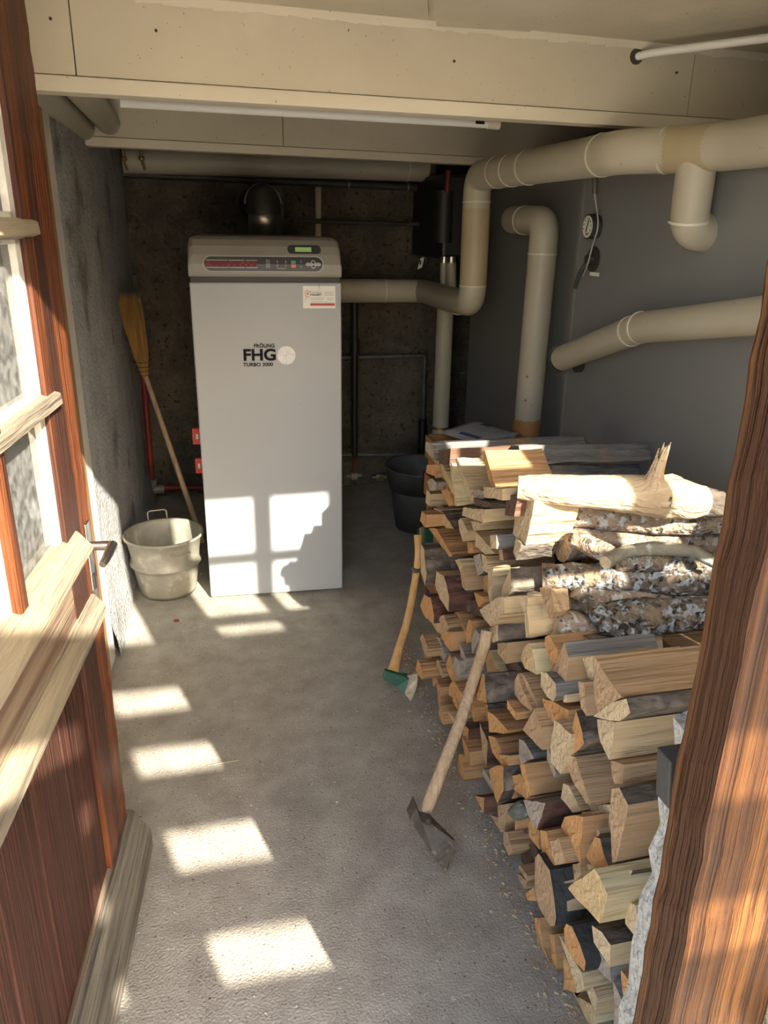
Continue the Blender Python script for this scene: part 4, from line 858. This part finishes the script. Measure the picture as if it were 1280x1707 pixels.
(6, [(1058,500),(1062,702),(1172,857),(1147,545)], 'p','', -.01,.2,'pale upright split leaning at the right pier'),
(6, [(785,712),(800,852),(930,1062),(934,880),(862,768)], 'p','T', -.04,.34,'cream square block with mossy bark on top, near the right pier'),
(6, [(780,860),(790,1000),(860,1110),(935,1185),(922,1060),(812,890)], 'g','', -.01,.3,'grey end with fine rings under the cream square block'),
(6, [(560,740),(562,880),(620,1012),(712,1097),(727,1020),(682,860),(622,720),(582,698)], 'o','Ad', -.04,.34,'round orange-ringed branch log with smooth black bark, near the floor'),
(6, [(305,650),(330,952),(350,1102),(417,1172),(402,1050),(377,900),(347,650)], 'o','', -.02,.3,'long upright orange split standing on the floor, nearest the free floor'),
(6, [(425,790),(450,1002),(490,1182),(492,1000),(462,790)], 'o','', -.01,.25,'orange upright split, second from the left at the near floor end'),
(6, [(553,950),(550,1252),(662,1277),(602,1080)], 'o','', -.02,.25,'light orange rounded end at the floor under the round branch log'),
(6, [(508,788),(600,1052),(662,1277),(722,1242),(692,1110),(622,990)], 'p','', -.03,.2,'pale flat split leaning in front of the round branch log'),
(8, [(495,790),(540,940),(640,1187),(657,1042),(562,820)], 'p','', -.01,.34,'pale ended log with broad flat brown top at the near floor end'),
(8, [(875,770),(890,1002),(942,1092),(972,902)], 'o','', -.01,.3,'orange triangular split against the right pier, low'),
(8, [(790,870),(820,1100),(820,1280),(892,1280),(922,1167)], 'g','', -.01,.25,'grey pointed split at the lowest near corner'),
(8, [(370,1060),(480,1280),(642,1280),(602,1100),(480,1030)], 'y','', .0,.25,'yellow split lying lowest at the near end'),
(6, [(160,280),(165,325),(222,412),(252,345)], 't','', .0,.2,'small tan lath end on the floor left of the oval slab'),
(6, [(160,235),(175,213),(252,300),(247,352)], 't','', -.01,.22,'small beige plank end stacked on the tan lath'),
# gap fillers that show between the others
(1, [(440,862),(484,868),(500,960),(450,960)], 'o','', .03,.3,'small orange end in the shadow below the fluffy pale one'),
(1, [(575,1175),(612,1115),(612,1290),(580,1290)], 'o','', .03,.3,'narrow orange end in the shadow beside the upright pale log'),
(2, [(430,130),(462,130),(462,250),(425,240)], 'o','', .03,.3,'small upright orange end in the dark upper middle'),
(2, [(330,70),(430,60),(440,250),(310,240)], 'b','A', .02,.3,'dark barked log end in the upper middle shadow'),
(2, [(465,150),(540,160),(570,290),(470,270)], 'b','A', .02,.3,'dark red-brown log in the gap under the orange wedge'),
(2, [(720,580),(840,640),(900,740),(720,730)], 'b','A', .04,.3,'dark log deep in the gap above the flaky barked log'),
(2, [(510,1010),(620,1020),(640,1160),(520,1160)], 'o','T', .03,.3,'brown-sided log under the flaky barked log'),
(2, [(560,1160),(620,1180),(625,1290),(555,1280)], 'g','A', .03,.3,'dark barked small end beside the flat-topped orange-brown log'),
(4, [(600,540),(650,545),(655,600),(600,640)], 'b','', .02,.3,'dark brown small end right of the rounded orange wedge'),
(4, [(640,720),(700,740),(715,800),(660,810)], 'o','', .01,.2,'small orange end above the green-grey stone'),
(4, [(690,930),(722,960),(710,1060),(690,1070)], 'o','', .0,.2,'small orange sliver beside the green-grey stone'),
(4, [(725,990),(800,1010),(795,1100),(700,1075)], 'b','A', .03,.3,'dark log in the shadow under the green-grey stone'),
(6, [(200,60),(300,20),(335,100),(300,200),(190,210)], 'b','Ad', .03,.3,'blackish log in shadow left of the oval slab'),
(6, [(905,440),(1052,500),(1058,640),(880,650)], 't','', .05,.3,'brown flat-sided log behind the fan-shaped end'),
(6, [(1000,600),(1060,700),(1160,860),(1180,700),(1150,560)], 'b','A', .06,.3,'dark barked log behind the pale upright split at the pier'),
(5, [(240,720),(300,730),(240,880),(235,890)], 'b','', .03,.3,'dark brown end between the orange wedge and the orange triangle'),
(7, [(590,1040),(640,1050),(660,1180),(600,1150)], 't','', .04,.3,'tan end in shadow under the rounded orange log'),
]
for e in LOGS: log(*e)
# hidden core of the stack, seen only as darkness between the logs
k = MB()
def ztop(y): return np.interp(y, [.75, 1.1, 1.25, 1.45, 1.6, 1.75, 2.0, 2.3, 2.6], [.52, .56, .58, .60, .70, .80, .80, .78, .66])
y = .80
while y < 2.50:
    z = .0
    while z < ztop(y)-.09:
        h = random.uniform(.06, .09); w = random.uniform(.06, .09); x = 1.06+random.uniform(0, .05); j = lambda: random.uniform(-.008, .008)
        k.hexa([(x+j(), y+j(), z+.003), (x+.22, y+j(), z+.003), (x+.22, y+w, z+.003), (x+j(), y+w+j(), z+.003+abs(j()))], [(x+j(), y+j(), z+h), (x+.22, y+j(), z+h), (x+.22, y+w+j(), z+h), (x+j(), y+w+j(), z+h)])
        z += h
    y += .082
o = k.build('inner_firewood', 'tan_s'); tag(o, 'packed firewood deep inside the stack, showing only through the gaps', 'firewood', None, 'stuff')

# weathered beams and round logs lying on top
def beamlog(pts_l, xl, pr, m, label, hw=None):
    ox, oy, s = TILE[1]; A = [P(ox+a/s, oy+b/s, 0, xl) for a, b in pts_l]
    ca = sum(A, Vector())/len(A); k = MB(); n = len(A); V = []; N = 14; 
    D = []
    for i in range(n):
        for j in range(4): D.append(A[i].lerp(A[(i+1) % n], j/4))
    for i in range(N+1):
        t = i/N; c = ca.lerp(pr, t); w = .003*(i > 0)
        for q in D: V.append(c+(q-ca)*(1-.12*t)+Vector((0, random.uniform(-w, w), random.uniform(-w, w))))
    n = len(D); F = [(i*n+j, (i+1)*n+j, (i+1)*n+(j+1) % n, i*n+(j+1) % n) for i in range(N) for j in range(n)]+[tuple(range(n)), tuple(range((N+1)*n-1, N*n-1, -1))]
    k.add(V, F); o = k.build('weathered_beam', m, base=ca)
    bmm = bmesh.new(); bmm.from_mesh(o.data); bmesh.ops.recalc_face_normals(bmm, faces=bmm.faces); bmm.to_mesh(o.data); bmm.free()
    return tag(o, label, 'beam')
beamlog([(785,92),(812,62),(872,64),(898,222),(868,212),(838,160)], .90, P(1075, 752, 0, 1.36), 'greyboard', 'silver grey weathered beam on top of the stack, upper one of the two long ones')
beamlog([(868,228),(925,228),(935,330),(905,330)], .92, P(1060, 783, 0, 1.36), 'greyboard', 'silver grey weathered beam, lower one lying under the other')
def round_log(pts, rad, m, label, endm='pale_e', n=18, jit=.05, z=None, cat='branch'):
    """pts: (tile3 x, tile3 y, height z of the axis)"""
    ox, oy, s = TILE[3]; C_ = [P(ox+a/s, oy+b/s, 2, zz_) for a, b, zz_ in pts]
    # resample with slight wander
    Q = []; R2 = []
    for i in range(len(C_)-1):
        m_ = max(2, int((C_[i+1]-C_[i]).length/.035))
        for j in range(m_):
            t = j/m_; w = .0022; Q.append(C_[i].lerp(C_[i+1], t)+Vector((0, random.uniform(-w, w), random.uniform(-w, w)))*(1 if i+j else 0)); R2.append(rad[i]*(1-t)+rad[i+1]*t)
    Q.append(C_[-1]); R2.append(rad[-1]); R2 = [r*random.uniform(.95, 1.06) for r in R2]
    k = MB(); k.tube(Q, R2, n, jit=jit, capmi=1); return tag(k.build('round_log', [m, endm], base=C_[0]), label, cat)
round_log([(250,428,.862),(500,445,.865),(800,465,.868),(1185,470,.87)], [.030,.032,.032,.031], 'lichenlight', 'round sunlit log directly under the knotted log, end in shadow on the right')
round_log([(250,600,.80),(500,570,.80),(850,585,.80),(1180,590,.80)], [.040,.038,.036,.036], 'lichenlight', 'thick round log with cracked end, third from the top right', 'tan_e')
round_log([(330,562,.835),(440,610,.83),(560,665,.82)], [.024,.024,.020], 'lichenlight', 'short round branch with ringed end crossing in front of the cracked log')
round_log([(496,692,.835),(600,635,.84),(760,612,.84),(980,632,.84),(1150,715,.82)], [.0145,.015,.016,.015,.014], 'greybark', 'thin grey curved stick lying over the lichen logs')
round_log([(145,772,.75),(400,775,.755),(650,780,.755),(900,800,.755),(1140,800,.75)], [.032,.034,.034,.032,.030], 'lichen', 'long lichen covered log in the middle of the round ones', 'tan_e')
round_log([(335,850,.735),(380,880,.72),(600,890,.715),(850,885,.71),(1060,900,.71)], [.020,.022,.019,.015,.013], 'lichenlight', 'slim sunlit ended branch under the long lichen log')
round_log([(208,1040,.675),(330,1050,.672),(440,1085,.665)], [.038,.037,.030], 'lichenlight', 'short thick round log with cream end below the lichen branches')
round_log([(385,905,.725),(450,970,.72),(500,1040,.71),(620,1075,.70),(730,1095,.69)], [.018,.022,.022,.020,.014], 'lichen', 'crooked forked lichen branch in front of the thick ones')
round_log([(470,1000,.68),(700,990,.69),(900,985,.69),(1100,975,.69)], [.034,.044,.042,.036], 'lichen', 'thickest blue-white lichen covered log, lowest of the round ones')
round_log([(300,940,.70),(420,950,.70),(560,960,.70)], [.018,.018,.017], 'bark', 'small dark branch stub between the lichen logs')
round_log([(1080,905,.72),(1150,880,.72),(1230,860,.72)], [.012,.013,.013], 'greybark', 'little cut twig by the right door stile', 'yellow_e')
round_log([(560,690,.80),(760,700,.80),(1000,690,.79),(1180,700,.79)], [.022,.022,.020,.02], 'lichen', 'lichen branch hidden behind the thin curved stick')
round_log([(380,1165,.66),(560,1145,.655),(740,1115,.65)], [.026,.028,.022], 'bark', 'flat grey-brown barked piece above the big yellow log', 'tan_e')
# knotted log with a splintered branch stub
ox, oy, s = TILE[3]; T3 = lambda a, b, z: P(ox+a/s, oy+b/s, 2, z)
kl = empty('knotted_log', T3(500, 330, .90), 'sunlit bare knotted log with an upright splintered stub, top of the stack', 'log')
cz = .965; ax = [T3(10, 275, cz), T3(120, 282, cz), T3(300, 295, cz), T3(520, 305, cz-.002), T3(700, 318, cz-.004), T3(850, 325, cz-.006), T3(960, 350, cz-.008), T3(1040, 350, cz-.010)]
rr = [.028, .034, .038, .042, .048, .053, .046, .036]; k = MB(); Q = []; R2 = []
for i in range(len(ax)-1):
    for j in range(4): t = j/4; Q.append(ax[i].lerp(ax[i+1], t)); R2.append((rr[i]*(1-t)+rr[i+1]*t)*random.uniform(.96, 1.04))
Q.append(ax[-1]); R2.append(rr[-1]); k.tube(Q, R2, 26, jit=.035)
bs_ = T3(500, 330, .90)
k.tube([T3(400, 262, cz+.015), T3(450, 262, cz+.018), T3(560, 275, cz+.012)], [.012, .016, .008], 12)
k.build('trunk', 'barewood', kl, base=bs_)
k = MB(); k.tube([T3(1000, 352, cz-.012), T3(1060, 356, cz-.015), T3(1120, 368, cz-.018), T3(1208, 365, cz-.02)], [.034, .035, .033, .030], 22, jit=.05); k.build('bark_end', 'bark', kl, base=bs_)
k = MB(); b0 = T3(755, 255, cz+.03); tp_ = P(ox+835/s, oy+25/s, 1, b0.y+.0)
for i in range(9):
    a = 2*math.pi*i/9; off = Vector((.020*math.cos(a), .016*math.sin(a), 0)); h = [1.0, .9, .97, .72, .86, .66, .92, .98, .8][i]
    k.tube([b0+off*1.3+Vector((0, 0, -.03)), b0.lerp(tp_, .25)+off*.62, b0.lerp(tp_, .62*h)+off*.50, b0.lerp(tp_, h)+off*.62], [.015, .0075, .0058, .0012], 6, jit=.18)
k.build('splintered_stub', 'barewood', kl, base=bs_)
# stone in the stack
c0 = P(720+735/5, 1170+905/5, 0, .70); k = MB(); V = []; n1, n2 = 10, 16
for i in range(n1+1):
    for j in range(n2):
        a = math.pi*i/n1; b = 2*math.pi*j/n2; q = Vector((.030*math.sin(a)*math.cos(b), .020*math.sin(a)*math.sin(b), .036*math.cos(a))); q *= 1+.08*math.sin(3*b+i)
        q = Matrix.Rotation(.5, 3, 'X') @ q; V.append(q)
k.add(V, [(i*n2+j, (i+1)*n2+j, (i+1)*n2+(j+1) % n2, i*n2+(j+1) % n2) for i in range(n1) for j in range(n2)], 0, True)
o = k.build('stone', 'stone'); o.location = c0; tag(o, 'smooth green-grey stone wedged among the logs in the lower middle', 'stone')

# ---------------- axes ----------------
def ribbon(k, pts, wdir, w, t, n=14, mi=0):
    """handle with oval section: pts axis, w half width, t half thickness"""
    V = []
    for i, p in enumerate(pts):
        d = (pts[min(i+1, len(pts)-1)]-pts[max(i-1, 0)]).normalized(); a = (wdir-d*wdir.dot(d)).normalized(); b = d.cross(a)
        for j in range(n):
            q = 2*math.pi*j/n; V.append(p+a*math.cos(q)*w[i]+b*math.sin(q)*t[i])
    m_ = len(pts); k.add(V, [(i*n+j, i*n+(j+1) % n, (i+1)*n+(j+1) % n, (i+1)*n+j) for i in range(m_-1) for j in range(n)], mi, True)
    k.add(V[:n], [tuple(range(n))[::-1]], mi); k.add(V[-n:], [tuple(range(n))], mi)
def spline(pts, n=24):
    out = []
    for i in range(n+1):
        t = i/n*(len(pts)-1); a = min(int(t), len(pts)-2); f = t-a
        p0, p1, p2, p3 = pts[max(a-1, 0)], pts[a], pts[a+1], pts[min(a+2, len(pts)-1)]
        out.append(.5*((2*p1)+(-p0+p2)*f+(2*p0-5*p1+4*p2-p3)*f*f+(-p0+3*p1-3*p2+p3)*f*f*f))
    return out
def interp(vals, n=24): return [float(np.interp(i/n*(len(vals)-1), range(len(vals)), vals)) for i in range(n+1)]
def axe(name, hpix, wid, headpoly, label, hm, headm, thick, bladepoly=None, extra=None, headplane=None):
    H3 = [P(px, py, ax_, v) for px, py, ax_, v in hpix]; base = H3[-1].copy(); base.z = 0
    e = empty(name, base, label, 'axe'); f = _f
    pts = spline(H3); wd = _r.copy()
    w = interp(wid); k = MB(); ribbon(k, pts, wd, w, [max(.007, x*.62) for x in w]); k.build('handle', hm, e, base=base)
    nrm = headplane
    def plate(poly, m, nm, th0, th1):
        pts_ = [P(a, b, 1, headplane+dy) for a, b, dy in poly]; n = len(pts_); k = MB(); c = Vector((0, 1, .25)).normalized()
        ths = [th0+(th1-th0)*t for t in extra_t[nm]]
        A = [p-c*t for p, t in zip(pts_, ths)]; B_ = [p+c*t for p, t in zip(pts_, ths)]
        mn = min(q.z for q in A+B_); 
        if mn < .001:
            for q in A+B_: q.z = max(q.z, .001)
        k.add(A+B_, [tuple(range(n)), tuple(range(2*n-1, n-1, -1))]+[(i, i+n, (i+1) % n+n, (i+1) % n) for i in range(n)])
        o = k.build(nm, m, e, base=base)
        bmm = bmesh.new(); bmm.from_mesh(o.data); bmesh.ops.recalc_face_normals(bmm, faces=bmm.faces); bmm.to_mesh(o.data); bmm.free(); return o
    return e, plate, base
# small axe, green head on the floor, handle leaning on the far part of the stack
extra_t = {'head': [1, 1, 0, 0, 1, 1], 'blade': [1, 0, 0, 0, 1]}
g1 = P(688, 1168, 2, .002)
e, plate, base = axe('hatchet', [(697, 893, 0, .700), (697, 925, 0, .69), (693, 960, 0, .685), (680, 1030, 1, 2.40), (664, 1085, 1, 2.32), (655, 1120, 1, 2.26)], [.015, .012, .0125, .0135, .015, .021], None, 'small axe with a green head, standing at the far end of the stack', 'axewood', 'axegreen', .013, headplane=g1.y)
plate([(641, 1116, .05), (668, 1124, .04), (680, 1127, .03), (673, 1152, .01), (660, 1143, .02), (638, 1130, .04)], 'axegreen', 'head', .014, .006)
extra_t['blade'] = [1, .3, 0, .2, 1]
plate([(679, 1126, .03), (696, 1121, .02), (694, 1143, .01), (684, 1169, .0), (672, 1152, .01)], 'axeblade', 'blade', .006, .0015)
k = MB(); a = P(694, 945, 0, .685); b = P(693, 951, 0, .685); k.tube([a, b], .0150, 14); k.build('blue_grey_band', 'galvdark', e, base=base)
# big felling axe
g2 = P(742, 1455, 2, .002)
e, plate, base = axe('felling_axe', [(812, 1052, 0, .665), (806, 1080, 0, .655), (790, 1130, 1, 1.66), (768, 1200, 1, 1.615), (742, 1268, 1, 1.565), (722, 1320, 1, 1.54), (710, 1352, 1, 1.53)], [.0155, .0155, .0155, .0155, .0165, .017, .016], None, 'long-handled felling axe with a dark iron head leaning on the middle of the stack', 'axegrey', 'axeiron', .015, headplane=g2.y)
extra_t = {'head': [1, 1, .9, .15, 0, .1, .9]}
plate([(691, 1336, .08), (701, 1362, .07), (716, 1364, .06), (757, 1400, .02), (742, 1455, .0), (722, 1424, .02), (680, 1358, .07)], 'axeiron', 'head', .002, .017)
k = MB(); a = P(713, 1362, 1, g2.y+.05); k.tube([a, a+Vector((.004, 0, -.02))], .008, 10); k.build('wedge', 'axeiron', e, base=base)
# third tool: only its top shows behind the logs; a blue cap low behind the stack
q = P(704, 893, 1, 2.72); k = MB(); k.add([q+Vector((-.012, 0, .03)), q+Vector((.004, 0, .035)), q+Vector((.006, .0, -.03)), q+Vector((-.010, 0, -.03)), q+Vector((-.012, .012, .03)), q+Vector((.004, .012, .035)), q+Vector((.006, .012, -.03)), q+Vector((-.010, .012, -.03))], [(0, 1, 2, 3), (7, 6, 5, 4), (0, 4, 5, 1), (1, 5, 6, 2), (2, 6, 7, 3), (3, 7, 4, 0)])
k.box((q.x+.012, q.y-.005, q.z-.05), (q.x+.045, q.y+.02, q.z+.03), 1); k.box((q.x-.018, q.y+.002, q.z-.05), (q.x-.011, q.y+.012, q.z+.028), 2)
tag(k.build('splitting_wedge', ['edge', 'axegreen', 'black'], bevel=.002), 'green and white metal tool top showing behind the stack above the small axe', 'tool')
q = P(716, 980, 2, .05); k = MB(); k.lathe([(0, 0), (.04, 0), (.042, .02), (.03, .045), (0, .05)], (q.x+.02, q.y, 0), 24); tag(k.build('blue_lid', 'blue'), 'small blue plastic lid on the floor behind the small axe', 'lid')

# ---------------- litter ----------------
k = MB()
for i in range(900):
    t = random.random(); y = 1.0+1.6*t; x = .69+.03*t-abs(random.gauss(0, .035))
    if i > 620: y = random.uniform(1.0, 4.2); x = random.uniform(-.3, .75)
    s_ = random.uniform(.0015, .006)*(1 if i < 620 else .5); a = random.uniform(0, 6.3); d = Vector((math.cos(a), math.sin(a), 0)); q = Vector((-d.y, d.x, 0))*.35
    c = Vector((x, y, .0015)); k.add([c-d*s_-q*s_, c+d*s_-q*s_, c+d*s_+q*s_+Vector((0, 0, .002)), c-d*s_+q*s_+Vector((0, 0, .003)), c-d*s_, c+d*s_+Vector((0, 0, .0035))], [(0, 1, 2, 3), (3, 2, 5, 4)], 0)
tag(k.build('wood_chips', 'chip'), 'tiny wood chips and splinters scattered on the floor by the stack', 'chips', None, 'stuff')
for nm, px, py, ln, a, lab in (('stick', 375, 1271, .08, .05, 'thin dry stalk on the floor between the light patches'), ('leaf_stem', 378, 1095, .05, 1.3, 'tiny dark twig on the floor in front of the boiler')):
    q = P(px, py, 2, .003); d = Vector((math.cos(a), math.sin(a), 0))*ln/2; k = MB(); k.tube([q-d, q, q+d], .0012, 6); tag(k.build(nm, 'chip'), lab, 'twig')
q = P(294, 1034, 2, .004); k = MB(); k.lathe([(0, 0), (.012, .001), (.009, .005), (0, .006)], (q.x, q.y, .001), 10); tag(k.build('pebble', 'redpipe'), 'small brownish pebble on the floor before the bucket', 'pebble')
for o in list(bpy.data.objects):
    if o.type == 'MESH' and o.name.startswith('firewood_log'): pass
